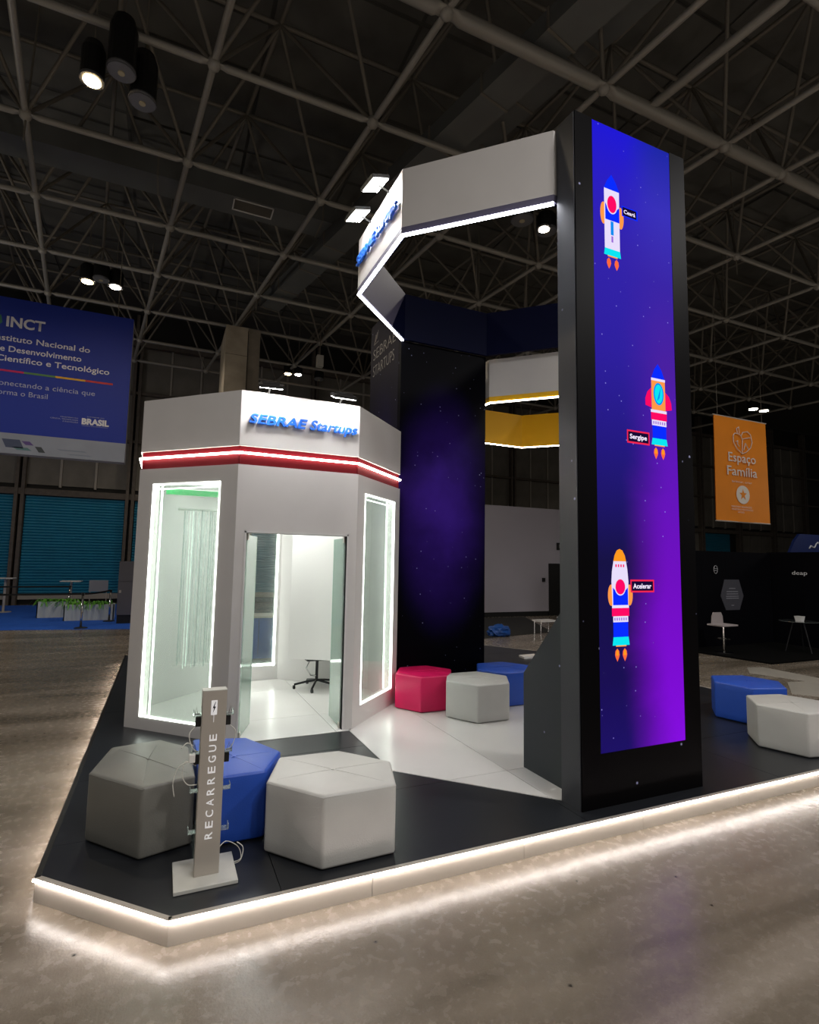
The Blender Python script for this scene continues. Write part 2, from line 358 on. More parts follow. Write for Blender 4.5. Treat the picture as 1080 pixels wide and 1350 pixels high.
# ceiling: deck + space frame
ceil = MB().box((-30, -12, 13.1), (60, 30, 13.3)).build('ceiling', mat('roof_deck', '#4a4844', .9)); tag(ceil, 'dark roof with a steel space frame', kind='structure')
dp = MB().box((-1.38, -.6, -.05), (1.38, .6, 0)).build('deck_panel', mat('roof_deck_panel', '#5a5852', .85, noise=.3, nscale=.9), ceil, world=False)
dp.location = (0, 8, 13.08); cnt = 0
for i in range(-4, 12):
    for j in range(0, 17):
        if i == 0 and j == 0: continue
        o = dp.copy(); COL.objects.link(o); o.location = (i*2.85, 3.5+j*1.3, 13.08+.03*((i*7+j*3) % 3)); cnt += 1
def unit(name, m, n=10):
    # tube with flattened, tapered ends
    mb = MB(); prof = [(0, .95, .30), (.045, .95, .30), (.075, 1, 1), (.925, 1, 1), (.955, .95, .30), (1, .95, .30)] if name == 'chord' else [(0, .6, .6), (.04, 1, 1), (.96, 1, 1), (1, .6, .6)]
    vs = [(cos(2*pi*j/n)*a, sin(2*pi*j/n)*b, z) for z, a, b in prof for j in range(n)]
    mb.add(vs, [(k_*n+j, k_*n+(j+1) % n, (k_+1)*n+(j+1) % n, (k_+1)*n+j) for k_ in range(len(prof)-1) for j in range(n)]); o = mb.build(name, m, None, smooth=True, world=False); me = o.data
    bpy.data.objects.remove(o); return me
UL = unit('chord', STEEL); UD = unit('brace', STEELD, 8); UF = unit('upper_chord', STEELD, 8)
def stick(name, me, a, b, r, parent=ceil):
    a, b = Vector(a), Vector(b); o = bpy.data.objects.new(name, me); COL.objects.link(o); o.parent = parent
    d = b-a; o.location = a; o.rotation_mode = 'QUATERNION'; o.rotation_quaternion = d.to_track_quat('Z', 'Y'); o.scale = (r, r, d.length); return o
base_s = [-13.8, -11, -8.25, -5.5, -2.75, 0, 2.75, 5.75, 8.75, 10.45, 12.75, 16.2, 19.15, 22.2, 25.5, 28.6]
base_n = [1.4, 4.1, 6.45, 8.8, 11.35, 13.9, 16.45, 19.15, 21.9, 24.3]
ZL, ZU = 10.0, 12.5
def node(i, j): return Vector((base_s[i]-.12*(base_n[j]-11.35), base_n[j], ZL))
jm = MB(); jm.lathe((0, 0, 0), [(.04, -.11), (.09, -.07), (.11, 0), (.09, .07), (.04, .11)], 10)
jo = jm.build('node_joint', STEEL, ceil, smooth=True, world=False); jo.location = node(5, 4); jfirst = True
# end plates of the tubes at each joint
NI, NJ = len(base_s), len(base_n)
stuffm = MB(); upper = {}
nchord = nbrace = 0
for j in range(NJ):
    for i in range(NI):
        p = node(i, j)
        if jfirst: jo.location = p; jfirst = False
        else: o = jo.copy(); COL.objects.link(o); o.location = p
        if i < NI-1: stick('chord', UL, p, node(i+1, j), .11 if j == 2 else .06)
        if j < NJ-1: stick('chord', UL, p, node(i, j+1), .056)
        if i < NI-1 and j < NJ-1:
            u = (p+node(i+1, j)+node(i, j+1)+node(i+1, j+1))/4; u.z = ZU; upper[(i, j)] = u
order = sorted(upper.items(), key=lambda t: t[1].length if t[1].y > 5 else t[1].length+6)
for n_, ((i, j), u) in enumerate(order):
    for (a, b_) in ((i, j), (i+1, j), (i, j+1), (i+1, j+1)):
        if n_ < 74: stick('brace', UD, node(a, b_), u, .036)
        else: stuffm.tube([node(a, b_), u], .036, 5)
    for (a, b_) in ((i+1, j), (i, j+1)):
        if (a, b_) in upper: stick('upper_chord', UF, u, upper[(a, b_)], .045)
sb = stuffm.build('far_brace', STEELD, ceil); sb['kind'] = 'stuff'
# extra short bay over the tower
for j in range(0, 2):
    stick('chord', UL, (7.35+.25*(2-j), base_n[j], ZL), (7.35+.25*(1-j), base_n[j+1], ZL), .075)
# hangers dropping from the joints
hm = []
for (i, j, L_) in [(4, 4, .5), (5, 5, .6), (6, 6, .5), (6, 7, .7), (7, 5, .5), (7, 6, .6), (5, 7, .6), (8, 5, .5), (11, 4, .6), (10, 3, .5)]:
    p = node(i, j); stick('hanger', UD, p-Vector((0, 0, L_)), p+Vector((.05, .1, 2.4)), .018)

# ================================================================== DUCTS
DUCT = mat('galvanised_duct', '#6a6b68', .6, .3, noise=.12, nscale=1)
d1 = thing('air_duct', (-6, 13.2, 10.6), 'long flat dark air duct with a pale framed grille, upper left', 'air duct')
MB().box((-16, 12.85, 10.55), (4.2, 13.6, 11.15)).build('duct_body', DUCT, d1)
for x in (-12, -8.2, -4.4, -.6, 3.2): MB().box((x-.02, 12.83, 10.53), (x+.02, 13.62, 11.17)).build('duct_flange', STEELD, d1)
g = MB(); x0, x1, y0, y1, z = 1.05, 2.0, 12.9, 13.36, 10.545
for a in ((x0, y0, x1, y0+.03), (x0, y1-.03, x1, y1), (x0, y0, x0+.03, y1), (x1-.03, y0, x1, y1)): g.box((a[0], a[1], z-.02), (a[2], a[3], z))
gr = g.build('grille_frame', mat('pale_grille', '#d8d6d0', .5, emis=None), d1)
g = MB()
for i in range(12): g.box((x0+.04, y0+.05+i*.031, z-.012), (x1-.04, y0+.058+i*.031, z))
g.build('grille_slats', STEELD, d1)
def slanted_duct(lbl, a, b, w, z, h, n):
    d = thing('air_duct', (a[0], a[1], z), lbl, 'air duct'); a = Vector(a); b = Vector(b)
    for i in range(n):
        p = a+(b-a)*(i/n); q = a+(b-a)*((i+.97)/n)
        MB().bar(p, q, -w/2, w/2, z, z+h).build('duct_section', DUCT, d)
        q2 = a+(b-a)*((i+1)/n); MB().bar(q, q2, -w/2-.02, w/2+.02, z-.02, z+h+.02).build('duct_flange', STEELD, d)
slanted_duct('flat grey duct running away above the overhead ring, nearer the left', (5.55, 4.8), (2.7, 17.6), .62, 10.16, .34, 9)
slanted_duct('flat grey duct running away beside the black tower top', (6.35, 5.0), (4.9, 12.5), .55, 10.7, .35, 5)
jb = thing('junction_box', (4.6, 18.2, 9.0), 'small pale box hanging in the roof frame left of the star column', 'box')
MB().box((4.5, 18.15, 8.75), (4.72, 18.35, 9.15)).build('box_body', mat('pale_plastic', '#bdb9b0', .5), jb); MB().tube([(4.61, 18.25, 9.15), (4.61, 18.25, 10.0)], .012, 6).build('hanger_rod', STEELD, jb)

# ================================================================== HIGH-BAY LAMPS
LENS_ON = mat('lamp_lens_lit', '#ffffff', .3, emis='#fff0d8', es=55); LENS_W = mat('lamp_lens_lit_warm', '#ffffff', .3, emis='#ffdda0', es=55)
LENS_OFF = mat('lamp_lens_unlit', '#77777a', .35, .2); COB = mat('lamp_chip', '#b9ae90', .5)
def highbay(x, y, z, r, h, lit, label, warm=False, energy=0., group=None, top=ZL):
    t = thing('highbay_lamp', (x, y, z), label, 'lamp', group)
    MB().lathe((x, y, z), [(r*.98, .03), (r, .1), (r, h*.8), (r*.75, h), (.05, h+.02)], 20).build('housing', mat('lamp_housing', '#1b1b1c', .45, .3), t, smooth=False)
    MB().lathe((x, y, z), [(r*1.02, .0), (r*1.06, .02), (r*1.02, .045)], 20).build('rim', mat('lamp_rim', '#6d6d70', .4, .5), t)
    if lit: MB().lathe((x, y, z-.012), [(r*.72, 0), (r*.72, .01)], 16).build('lens', LENS_W if warm else LENS_ON, t)
    else:
        MB().lathe((x, y, z-.012), [(r*.96, 0), (r*.96, .01)], 20).build('lens', LENS_OFF, t)
        MB().lathe((x, y, z-.03), [(r*.25, 0), (r*.25, .015)], 10).build('chip', COB, t)
    MB().tube([(x, y, z+h), (x, y, top)], .012, 6).build('hanger_rod', STEELD, t)
    if lit and energy: 
        l = lamp('SPOT', 'lamp_light', (x, y, z-.06), energy, (1, .84, .62) if warm else (1, .93, .84), .15, (x, y, 0), 150, .5); l.parent = t; l.location = (0, 0, -.06)
    return t
highbay(-1.38, 8.90, 9.1, .165, .6, True, 'lit warm high-bay lamp at the upper left, beside two unlit ones', True, 500, top=11)
highbay(-.98, 8.68, 9.22, .195, .85, False, 'unlit cylindrical lamp in the middle of the upper left three', top=11)
highbay(-.70, 9.0, 9.1, .195, .8, False, 'unlit cylindrical lamp at the right end of the upper left three', top=11)
highbay(-2.43, 17.4, 9.8, .2, .5, True, 'lit warm lamp, left of a far pair above the blue banner', True, 250, top=12)
highbay(-1.72, 17.4, 9.8, .2, .5, True, 'lit white lamp, right of a far pair above the blue banner', False, 250, top=12)
highbay(-2.06, 17.1, 9.8, .2, .5, False, 'small unlit lamp between the far pair above the blue banner', top=12)
highbay(4.34, 22.5, 9.8, .18, .5, True, 'far lit warm lamp, left one of two beside the concrete column', True, 250, top=12)
highbay(4.75, 22.4, 9.8, .18, .5, True, 'far lit white lamp, right one of two beside the concrete column', False, 250, top=12)
highbay(5.7, 22.6, 9.8, .2, .4, False, 'far unlit lamp right of the lit pair by the concrete column', top=12)
highbay(7.75, 9.85, 9.85, .16, .4, True, 'lit lamp seen through the overhead ring close to the tower', False, 350, top=12)
highbay(7.2, 9.95, 9.98, .26, .45, False, 'unlit round lamp seen through the ring, the left of two discs', top=12)
highbay(8.1, 10.2, 10.1, .24, .45, False, 'unlit round lamp seen through the ring, next to the lit one', top=12)
highbay(26.4, 17.25, 9.9, .26, .5, True, 'far right lit lamp above the orange banner, left of two', False, 250, top=12)
highbay(27.0, 17.1, 9.85, .26, .5, True, 'far right lit lamp above the orange banner, right of two', False, 250, top=12)

# ================================================================== PLATFORM
DZ = .13
PLAT = [(.12, 3.19), (7.10, 3.19), (7.78, 3.87), (7.78, 9.2), (6.2, 11.8), (-.58, 11.8), (-.58, 3.885)]
plat = thing('stage_platform', (3.5, 7, 0), 'low black platform with white skirt and glowing edge under the stand', 'platform')
MB().prism([(.14, 3.22), (7.08, 3.22), (7.75, 3.89), (7.75, 9.18), (6.18, 11.77), (-.55, 11.77), (-.55, 3.91)], 0, .109).build('core', BLACKM, plat)
def clip(poly, x0, x1, y0, y1):
    def cut(P, f, ip):
        out = []
        for i in range(len(P)):
            a, b = P[i], P[(i+1) % len(P)]; fa, fb = f(a), f(b)
            if fa >= 0: out.append(a)
            if (fa >= 0) != (fb >= 0): t = fa/(fa-fb); out.append((a[0]+(b[0]-a[0])*t, a[1]+(b[1]-a[1])*t))
        return out
    for f in (lambda p: p[0]-x0, lambda p: x1-p[0], lambda p: p[1]-y0, lambda p: y1-p[1]):
        poly = cut(poly, f, None)
        if len(poly) < 3: return []
    return poly
def sheets(poly, xs, ys, z0, z1, name, m, gap=.0022):
    for i in range(len(xs)-1):
        for j in range(len(ys)-1):
            P = clip(poly, xs[i]+gap, xs[i+1]-gap, ys[j]+gap, ys[j+1]-gap)
            if len(P) >= 3: MB().prism(P, z0, z1).build(name, m, plat)
sheets(PLAT, [-2, .70, 2.9, 5.1, 7.3, 9], [3, 4.25, 5.35, 7.55, 9.75, 12], .109, DZ, 'deck_sheet', DECK)
CROWN = [(1.92, 4.60), (2.93, 3.59), (4.30, 3.59), (5.29, 4.58), (5.29, 5.93), (4.32, 6.90), (2.92, 6.90), (1.92, 5.91)]
BO = [(.66, 5.91), (1.99, 5.91), (2.90, 6.82), (2.90, 7.68), (1.74, 8.84), (.94, 8.84), (-.305, 7.6), (-.305, 6.875)]
sheets([(1.945, 4.62), (2.95, 3.575), (4.28, 3.575), (5.27, 4.6), (5.27, 5.93), (4.3, 6.89), (2.94, 6.89), (1.945, 5.89)], [1.5, 2.9, 5.1, 6], [3, 4.25, 7], DZ+.0005, DZ+.005, 'white_floor_sheet', WFLOOR)
inner = [(.70, 5.86), (1.95, 5.86), (2.80, 6.87), (2.80, 7.64), (1.70, 8.73), (.98, 8.73), (-.20, 7.56), (-.20, 6.92)]
sheets(inner, [-.4, .60, 1.80, 3.0], [5.5, 6.6, 8.0, 9], DZ+.0005, DZ+.005, 'white_floor_sheet', WFLOOR)
SKIRT = mat('white_skirt_panel', '#bdb5aa', .4, noise=.03, nscale=3)
def along(a, b, L_=1.08, start=0.):
    a = Vector(a); b = Vector(b); n = max(1, round((b-a).length/L_)); return [(a+(b-a)*i/n, a+(b-a)*(i+1)/n) for i in range(n)]
nP = len(PLAT)
for i in range(nP):
    a, b = PLAT[i], PLAT[(i+1) % nP]
    if i in (4,): pass
    if i == 5: continue      # left long side: bare black edge
    for (p, q) in (along(a, b) if i else [(Vector((.12, 3.19)), Vector((1.23, 3.19)))]+[(Vector((.12+1.0875*k_+.0225, 3.19)), Vector((.12+1.0875*(k_+1)+.0225, 3.19))) for k_ in range(1, 5)]+[(Vector((5.58, 3.19)), Vector((7.10, 3.19)))]):
        d = (q-p).normalized()*.0015
        MB().bar(p+d, q-d, -.03, -.002, .001, .108).build('skirt_panel', SKIRT, plat)
    MB().bar(a, b, -.004, .012, .115, .127).build('led_strip', mat('edge_led_strip_light', '#ffffff', .4, emis='#fff3ec', es=30), plat)
    MB().bar(a, b, -.03, .004, .127, .1315).build('edge_trim', ALU, plat)
MB().bar(PLAT[5], PLAT[6], -.03, -.002, .001, .1).build('skirt_panel', BLACKM, plat)
MB().bar(PLAT[5], PLAT[6], -.03, .002, .1, .1315).build('edge_trim', BLACKM, plat)
MB().bar((-.58, 11.7), (-.58, 3.95), -.004, .010, .085, .099).build('led_strip', mat('side_led_strip', '#ffffff', .4, emis='#fff3ec', es=40), plat)

# ================================================================== WHITE BOOTH
booth = thing('meeting_booth', (1.3, 7.3, DZ), 'white octagonal meeting booth with lit windows and open glass door', 'booth')
ZW, ZF0, ZF1 = 2.975, 3.175, 3.775
nb = len(BO)
def seg(i): return Vector(BO[i]), Vector(BO[(i+1) % nb])
TH = .10
def panel_with_hole(a, b, z0, z1, hole, name, m, parent, th=TH):
    """wall panel a->b (outside on the right), hole=(t0,t1,h0,h1) in metres along a->b"""
    d = (b-a).normalized(); L_ = (b-a).length; mb = MB()
    if hole is None: mb.bar(a, b, 0, -th, z0, z1)
    else:
        t0, t1, h0, h1 = hole
        mb.bar(a, a+d*t0, 0, -th, z0, z1); mb.bar(a+d*t1, b, 0, -th, z0, z1)
        if h0 > z0+.01: mb.bar(a+d*t0, a+d*t1, 0, -th, z0, h0)
        mb.bar(a+d*t0, a+d*t1, 0, -th, h1, z1)
    return mb.build(name, m, parent)
def lit_window(a, b, hole, parent, inner_pane=True, th=TH):
    d = (b-a).normalized(); t0, t1, h0, h1 = hole; w = .015
    P = a+d*t0; Q = a+d*t1
    f = MB(); f.bar(P, P+d*w, .004, -.02, h0, h1); f.bar(Q-d*w, Q, .004, -.02, h0, h1); f.bar(P+d*w, Q-d*w, .004, -.02, h0, h0+w); f.bar(P+d*w, Q-d*w, .004, -.02, h1-w, h1)
    fr = f.build('window_light_frame', LEDW, parent)
    MB().bar(P+d*w, Q-d*w, -.008, -.014, h0+w, h1-w).build('pane', GLASS, fr)
    if inner_pane:
        f = MB(); e = .012
        for (u, v, z0, z1) in ((P+d*.035, P+d*(.035+e), h0, h1), (Q-d*(.035+e), Q-d*.035, h0, h1), (P, Q, h1-.05, h1-.05+e)): f.bar(u, v, -th+.012, -th-.004, z0, z1)
        f.build('inner_light_line', LEDW, fr)
# walls: index 0 front, 1 right-front (CD), 7 left-front (AB: from A to B)
A_, B_ = Vector(BO[7]), Vector(BO[0]); C_, D_ = Vector(BO[1]), Vector(BO[2])
holeAB = (.21, 1.145, .262, 2.80); holeCD = (.195, 1.115, .345, 2.775); holeDoor = (.115, 1.215, DZ, 2.255)
panel_with_hole(A_, B_, DZ, ZW, holeAB, 'wall_panel', WHITE, booth); lit_window(A_, B_, holeAB, booth)
panel_with_hole(C_, D_, DZ, ZW, holeCD, 'wall_panel', WHITE, booth); lit_window(C_, D_, holeCD, booth)
panel_with_hole(B_, C_, DZ, ZW, holeDoor, 'wall_panel', WHITE, booth)
for i in (2, 3, 5, 6): panel_with_hole(*seg(i), DZ, ZW, None, 'wall_panel', WHITE2, booth)
a, b = seg(4); hb = (.09, .72, .35, 2.65); panel_with_hole(a, b, DZ, ZW, hb, 'wall_panel', WHITE2, booth)
d = (b-a).normalized(); P = a+d*hb[0]; Q = a+d*hb[1]; f = MB()
for (u, v, z0, z1) in ((P, P+d*.03, hb[2], hb[3]), (Q-d*.03, Q, hb[2], hb[3]), (P, Q, hb[2], hb[2]+.03), (P, Q, hb[3]-.03, hb[3])): f.bar(u, v, -TH-.006, -TH+.02, z0, z1)
fr = f.build('window_light_frame', LEDW, booth); MB().bar(P, Q, -.05, -.056, hb[2], hb[3]).build('pane', GLASS, fr)
# inner baseboard line and door jambs
f = MB(); f.box((.755, 5.905, DZ), (.775, 6.02, 2.275)); f.box((1.875, 5.905, DZ), (1.895, 6.02, 2.275)); f.box((.755, 5.905, 2.255), (1.895, 6.02, 2.275)); f.build('door_frame', WHITE2, booth)
def leaf(p, q):
    p, q = Vector(p), Vector(q); d = (q-p).normalized()
    o = MB().bar(p, q, -.006, .006, DZ+.02, 2.235).build('door_leaf', GLASSD, booth)
    MB().bar(p, p+d*.05, -.012, .012, DZ+.008, DZ+.07).build('hinge', ALU, o); MB().bar(p, p+d*.05, -.012, .012, 2.18, 2.25).build('hinge', ALU, o)
    MB().bar(q-d*.006, q, -.0075, .0075, DZ+.02, 2.235).build('edge_seal', mat('edge_glass', '#b9d4c8', .2), o)
leaf((.79, 5.96), (.96, 6.44)); leaf((1.868, 5.96), (1.888, 6.45))
# ceiling, interior lights
cp_ = MB().prism([(.68, 5.98), (1.97, 5.98), (2.80, 6.86), (2.80, 7.64), (1.70, 8.72), (.98, 8.72), (-.20, 7.56), (-.20, 6.92)], 2.88, 2.95).build('booth_ceiling', WHITE2, booth)
f = MB()
for (p, q) in (((.2, 7.0), (2.5, 7.0)), ((.2, 7.8), (2.5, 7.8)), ((.9, 6.3), (.9, 8.4)), ((1.8, 6.3), (1.8, 8.4))): f.bar(p, q, -.03, .03, 2.862, 2.88)
f.build('ceiling_light_line', mat('ceiling_led', '#ffffff', .4, emis='#fbfdf8', es=6), booth)
MB().box((-.02, 6.72, 2.70), (.55, 6.80, 2.76)).build('green_reflection', mat('green_reflection_m', '#12b25a', .3, emis='#10b055', es=.5), booth)  # glowing strip added to put the green reflection into the left window
# hanging clear rods in the left window, low display rail
f = MB()
for i in range(13):
    t = i/12; x = .20+.38*t; y = 7.05+.10*sin(i*1.9); f.tube([(x, y, .72+.03*sin(i*2.1)), (x, y, 2.55)], .006+.004*(i % 3 == 0), 6)
rods = f.build('hanging_rod_curtain', CLEAR, booth)
f = MB(); f.tube([(.12, 7.05, 2.56), (.66, 7.05, 2.56)], .015, 8); f.tube([(.14, 7.05, .72), (.66, 7.05, .74)], .009, 6); f.build('rod_rail', WHITE2, booth)
# fascia, red band, led line
for i in range(nb):
    a, b = seg(i)
    MB().bar(a, b, .0, -.05, ZF0, ZF1).build('fascia_panel', WHITE, booth)
    MB().bar(a, b, -.022, -.055, ZW-.0, ZF0+.0).build('red_band', RED, booth)
    MB().bar(a, b, -.022, .014, 3.091, 3.109).build('led_strip', LED, booth)
text('letter', 'SEBRAE', (0, 5.91, 0), (1, 0, 0), (0, 0, 1), .742, 1.372, 3.425, .098, SIGNBLUE, booth, depth=.03, bold=.026, shear=.22, per_letter=True, lift=.012)
text('letter', 'Startups', (0, 5.91, 0), (1, 0, 0), (0, 0, 1), 1.40, 1.955, 3.425, .105, SIGNBLUE, booth, depth=.03, bold=.014, shear=.25, per_letter=True, lift=.012)
lamp('AREA', 'booth_inner_light', (1.3, 7.3, 2.84), 22, (.97, 1, .97), 1.1, (1.3, 7.3, 0))
# hanging white screen inside the booth
MB().bar((1.66, 7.75), (2.45, 7.25), -.015, .015, .61, 2.88).build('hanging_white_screen', WHITE2, booth)

# office chair in the booth
ch = thing('office_chair', (2.12, 7.95, DZ), 'chrome swivel chair base with black seat inside the white booth', 'chair')
f = MB()
for i in range(5):
    an = 2*pi*i/5+.5; f.tube([(2.12, 7.95, DZ+.12), (2.12+.17*cos(an), 7.95+.17*sin(an), DZ+.095), (2.12+.32*cos(an), 7.95+.32*sin(an), DZ+.065)], .016, 8)
f.build('star_base', mat('dark_chrome', '#3a3a3c', .25, .9), ch)
for i in range(5):
    an = 2*pi*i/5+.5; x, y = 2.12+.32*cos(an), 7.95+.32*sin(an)
    MB().tube([(x-.015, y, DZ+.03), (x+.015, y, DZ+.03)], .028, 10).build('caster', BLACKM, ch)
MB().tube([(2.12, 7.95, DZ+.1), (2.12, 7.95, DZ+.42)], .022, 10).build('column', mat('dark_chrome', '#3a3a3c'), ch)
MB().box((1.92, 7.75, DZ+.42), (2.34, 8.17, DZ+.47)).build('seat', BLACKM, ch, bevel=.015)
f = MB(); f.tube([(2.0, 7.9, DZ+.42), (1.95, 7.9, DZ+.3), (2.02, 7.92, DZ+.2), (2.12, 7.95, DZ+.18)], .012, 8); f.build('lever', CHROME, ch)
# blue counter behind the rear window
bc = thing('blue_counter', (2.0, 10.3, DZ), 'blue cabinet seen through the rear window of the booth', 'cabinet')
MB().box((1.2, 10.2, DZ+.08), (2.5, 10.8, .93)).build('body', mat('blue_panel', '#1556b4', .5), bc); MB().box((1.18, 10.18, .93), (2.52, 10.82, .96)).build('top', WHITE2, bc); MB().box((1.25, 10.25, DZ), (2.45, 10.75, DZ+.08)).build('plinth', BLACKM, bc)
for x in (1.62, 2.06): MB().box((x, 10.185, DZ+.14), (x+.006, 10.2, .9)).build('door_gap', BLACKM, bc)

# ================================================================== OVERHEAD RINGS
ring = thing('overhead_ring', (3.6, 5.25, 5.12), 'high octagonal white sign ring with light edge beside the black tower', 'sign ring')
LILACM, NAVYM = LILAC, NAVY
for i in range(8):
    a, b = Vector(CROWN[i]), Vector(CROWN[(i+1) % 8]); d = (b-a).normalized()
    MB().bar(a, b, .0, -.02, 5.196, 5.796).build('fascia_panel', WHITE, ring)
    MB().bar(a+d*.02, b-d*.02, -.02, -.05, 5.125, 5.790).build('inner_panel', NAVY if i != 0 else NAVY, ring) if i != 6 else None
    if i in (0, 6, 7): MB().bar(a, b, .004, -.03, 5.110, 5.126).build('led_strip', LEDC, ring)
    MB().bar(a, b, -.001, -.019, 5.126, 5.196).build('band', LILAC if i in (0, 1, 7) else NAVY, ring)
# the ring side over the booth: lilac grey with a slanted navy corner, as two thin boards
a, b = Vector(CROWN[6]), Vector(CROWN[7]); d = (b-a).normalized(); n_ = Vector((d.y, -d.x)); Ls = (b-a).length
O = (a.x-n_.x*.02, a.y-n_.y*.02, 0); U = (d.x, d.y, 0); Wd = (-n_.x, -n_.y, 0)
MB().plate(O, U, (0, 0, 1), Wd, [(.02, 5.785), (.47, 5.125), (.02, 5.125)], 0, .03).build('inner_panel', NAVY, ring)
MB().plate(O, U, (0, 0, 1), Wd, [(.025, 5.79), (Ls-.02, 5.79), (Ls-.02, 5.125), (.475, 5.125)], 0, .03).build('inner_panel', LILAC, ring)
text('letter', 'SEBRAE', (1.92, 0, 0), (0, -1, 0), (0, 0, 1), -5.88, -5.27, 5.44, .10, SIGNBLUE, ring, depth=.03, bold=.026, shear=.22, per_letter=True, lift=.012)
text('letter', 'Startups', (1.92, 0, 0), (0, -1, 0), (0, 0, 1), -5.24, -4.67, 5.44, .105, SIGNBLUE, ring, depth=.03, bold=.014, shear=.25, per_letter=True, lift=.012)
yr = thing('overhead_ring', (6, 7.6, 4.43), 'lower white sign ring with yellow inside behind the black tower', 'sign ring')
YO = [(4.40, 6.93), (5.33, 5.99), (6.64, 5.99), (7.6, 6.95), (7.6, 8.30), (6.66, 9.24), (5.3, 9.24), (4.36, 8.30)]
for i in range(8):
    a, b = Vector(YO[i]), Vector(YO[(i+1) % 8]); dz = -.03 if i in (3, 4, 5, 6) else 0
    MB().bar(a, b, .0, -.02, 4.515+dz, 5.10+dz).build('fascia_panel', WHITE, yr)
    MB().bar(a, b, -.02, -.05, 4.43+dz, 5.095+dz).build('inner_panel', YELLOW, yr)
    MB().bar(a, b, .004, -.03, 4.416+dz, 4.432+dz).build('led_strip', LED, yr)
    MB().bar(a, b, -.001, -.019, 4.432+dz, 4.515+dz).build('band', YELLOW, yr)
MB().box((7.5, 8.3, DZ), (7.6, 8.4, 4.40)).build('support_post', BLACKM, yr)

# floodlights
def flood(p, aim, wall_pt, label, group, e):
    t = thing('floodlight', p, label, 'floodlight', group); p = Vector(p); dirn = (Vector(aim)-p).normalized()
    q = dirn.to_track_quat('-Z', 'Y').to_matrix()
    def box(x0, x1, y0, y1, z0, z1, nm, m):
        mb = MB(); mb.box((x0, y0, z0), (x1, y1, z1)); mb.v = [p+q @ v for v in mb.v]; return mb.build(nm, m, t)
    box(-.13, .13, -.10, .10, .0, .035, 'housing', mat('flood_housing', '#3c3b3a', .5, .3))
    for k_ in range(5): box(-.085, .085, -.08+k_*.038, -.072+k_*.038, .035, .055, 'cooling_fin', MATS['flood_housing'])
    box(-.118, .118, -.088, .088, -.006, .0, 'lens', mat('flood_lens', '#ffffff', .3, emis='#ffffff', es=60))
    MB().tube([p-dirn*.02, Vector(wall_pt)], .01, 6).build('arm', DKMETAL, t)
    l = lamp('SPOT', 'flood_light', (0, 0, 0), e, (.95, .96, 1), .06, None, 115, .7); l.parent = t; l.location = dirn*.03; l.rotation_euler = dirn.to_track_quat('-Z', 'Y').to_euler()
flood((1.76, 4.93, 5.80), (1.90, 4.95, 5.40), (1.925, 4.95, 5.78), 'floodlight clamped on the high ring, the right one', 'floodlights over the high ring sign', 18)
flood((1.76, 5.48, 5.80), (1.90, 5.50, 5.40), (1.925, 5.50, 5.78), 'floodlight clamped on the high ring, the left one', 'floodlights over the high ring sign', 18)
flood((.94, 5.76, 3.80), (.96, 5.90, 3.45), (.94, 5.925, 3.77), 'floodlight above the booth sign, the left one', 'floodlights over the booth sign', 9)
flood((1.74, 5.76, 3.80), (1.74, 5.90, 3.45), (1.74, 5.925, 3.77), 'floodlight above the booth sign, the right one', 'floodlights over the booth sign', 9)

# ================================================================== STAR COLUMN
STARF = star_print('starfield_print', '#020208', '#5a30c8', (3.62, 6.9, 2.75), (.95, 1, 2.0), 8.5, amount=.8)
STARS = star_print('starfield_side_print', '#1c1b2a', '#2a2158', (2.914, 7.6, 3.6), (1, .6, 1.4), 8.0)
sc = thing('star_column', (3.6, 7.0, DZ), 'tall black wall printed with a purple starry sky behind the poufs', 'display wall')
MB().box((2.915, 6.905, DZ), (4.319, 7.0, 5.118)).build('front_panel', STARF, sc)
MB().box((2.914, 7.0, DZ), (3.02, 8.17, 5.80)).build('side_panel', STARS, sc)
MB().box((2.9145, 6.955, 5.118), (3.0, 7.0, 5.80)).build('side_cap', STARS, sc)
OUTL = mat('pale_outline_letter', '#8f8c8a', .5)
text('lettering', 'SEBRAE', (2.914, 0, 0), (0, -1, 0), (0, 0, 1), -8.05, -7.12, 5.20, .17, OUTL, sc, depth=.002, bold=-.01)
text('lettering', 'STARTUPS', (2.914, 0, 0), (0, -1, 0), (0, 0, 1), -8.05, -7.16, 4.93, .17, OUTL, sc, depth=.002, bold=-.01)
f = MB()
for k_ in range(3): f.tube([(2.911, 8.0-.05*k_, 5.46+.03*k_), (2.911, 7.93-.05*k_, 5.60+.02*k_)], .008, 5)
f.tube([(2.911, 8.02, 5.46), (2.911, 7.82, 5.46)], .007, 5); f.build('emblem', OUTL, sc)

# ================================================================== DISPLAY TOWER
TW = star_print('tower_side_print', '#3a3c42', '#3e3f46', (3, 3.4, 1.6), (.7, .7, 1.6), 5.0, amount=.8, rough=.38, spec=.5)
tower = thing('display_tower', (3.6, 3.46, DZ), 'tall black tower with a blue and purple rocket screen', 'display')
MB().box((2.965, 3.36, DZ), (4.262, 3.575, 5.81)).build('tower_body', mat('tower_black', '#08080a', .6, spec=.15), tower)
MB().box((2.955, 3.362, DZ), (2.965, 3.575, 5.809)).build('side_panel', TW, tower)
f = MB(); f.box((2.962, 3.35, DZ), (3.150, 3.36, 5.81)); f.box((4.076, 3.35, DZ), (4.264, 3.36, 5.81)); f.box((3.150, 3.35, DZ), (4.076, 3.36, .528)); f.build('screen_surround', star_print('surround_print', '#070608', '#0a0a0c', (3, 3, 3), (1, 1, 1), 5.5, amount=.7), tower)
scr = MB().box((3.152, 3.352, .53), (4.074, 3.36, 5.798)).build('screen', screen_mat(), tower)
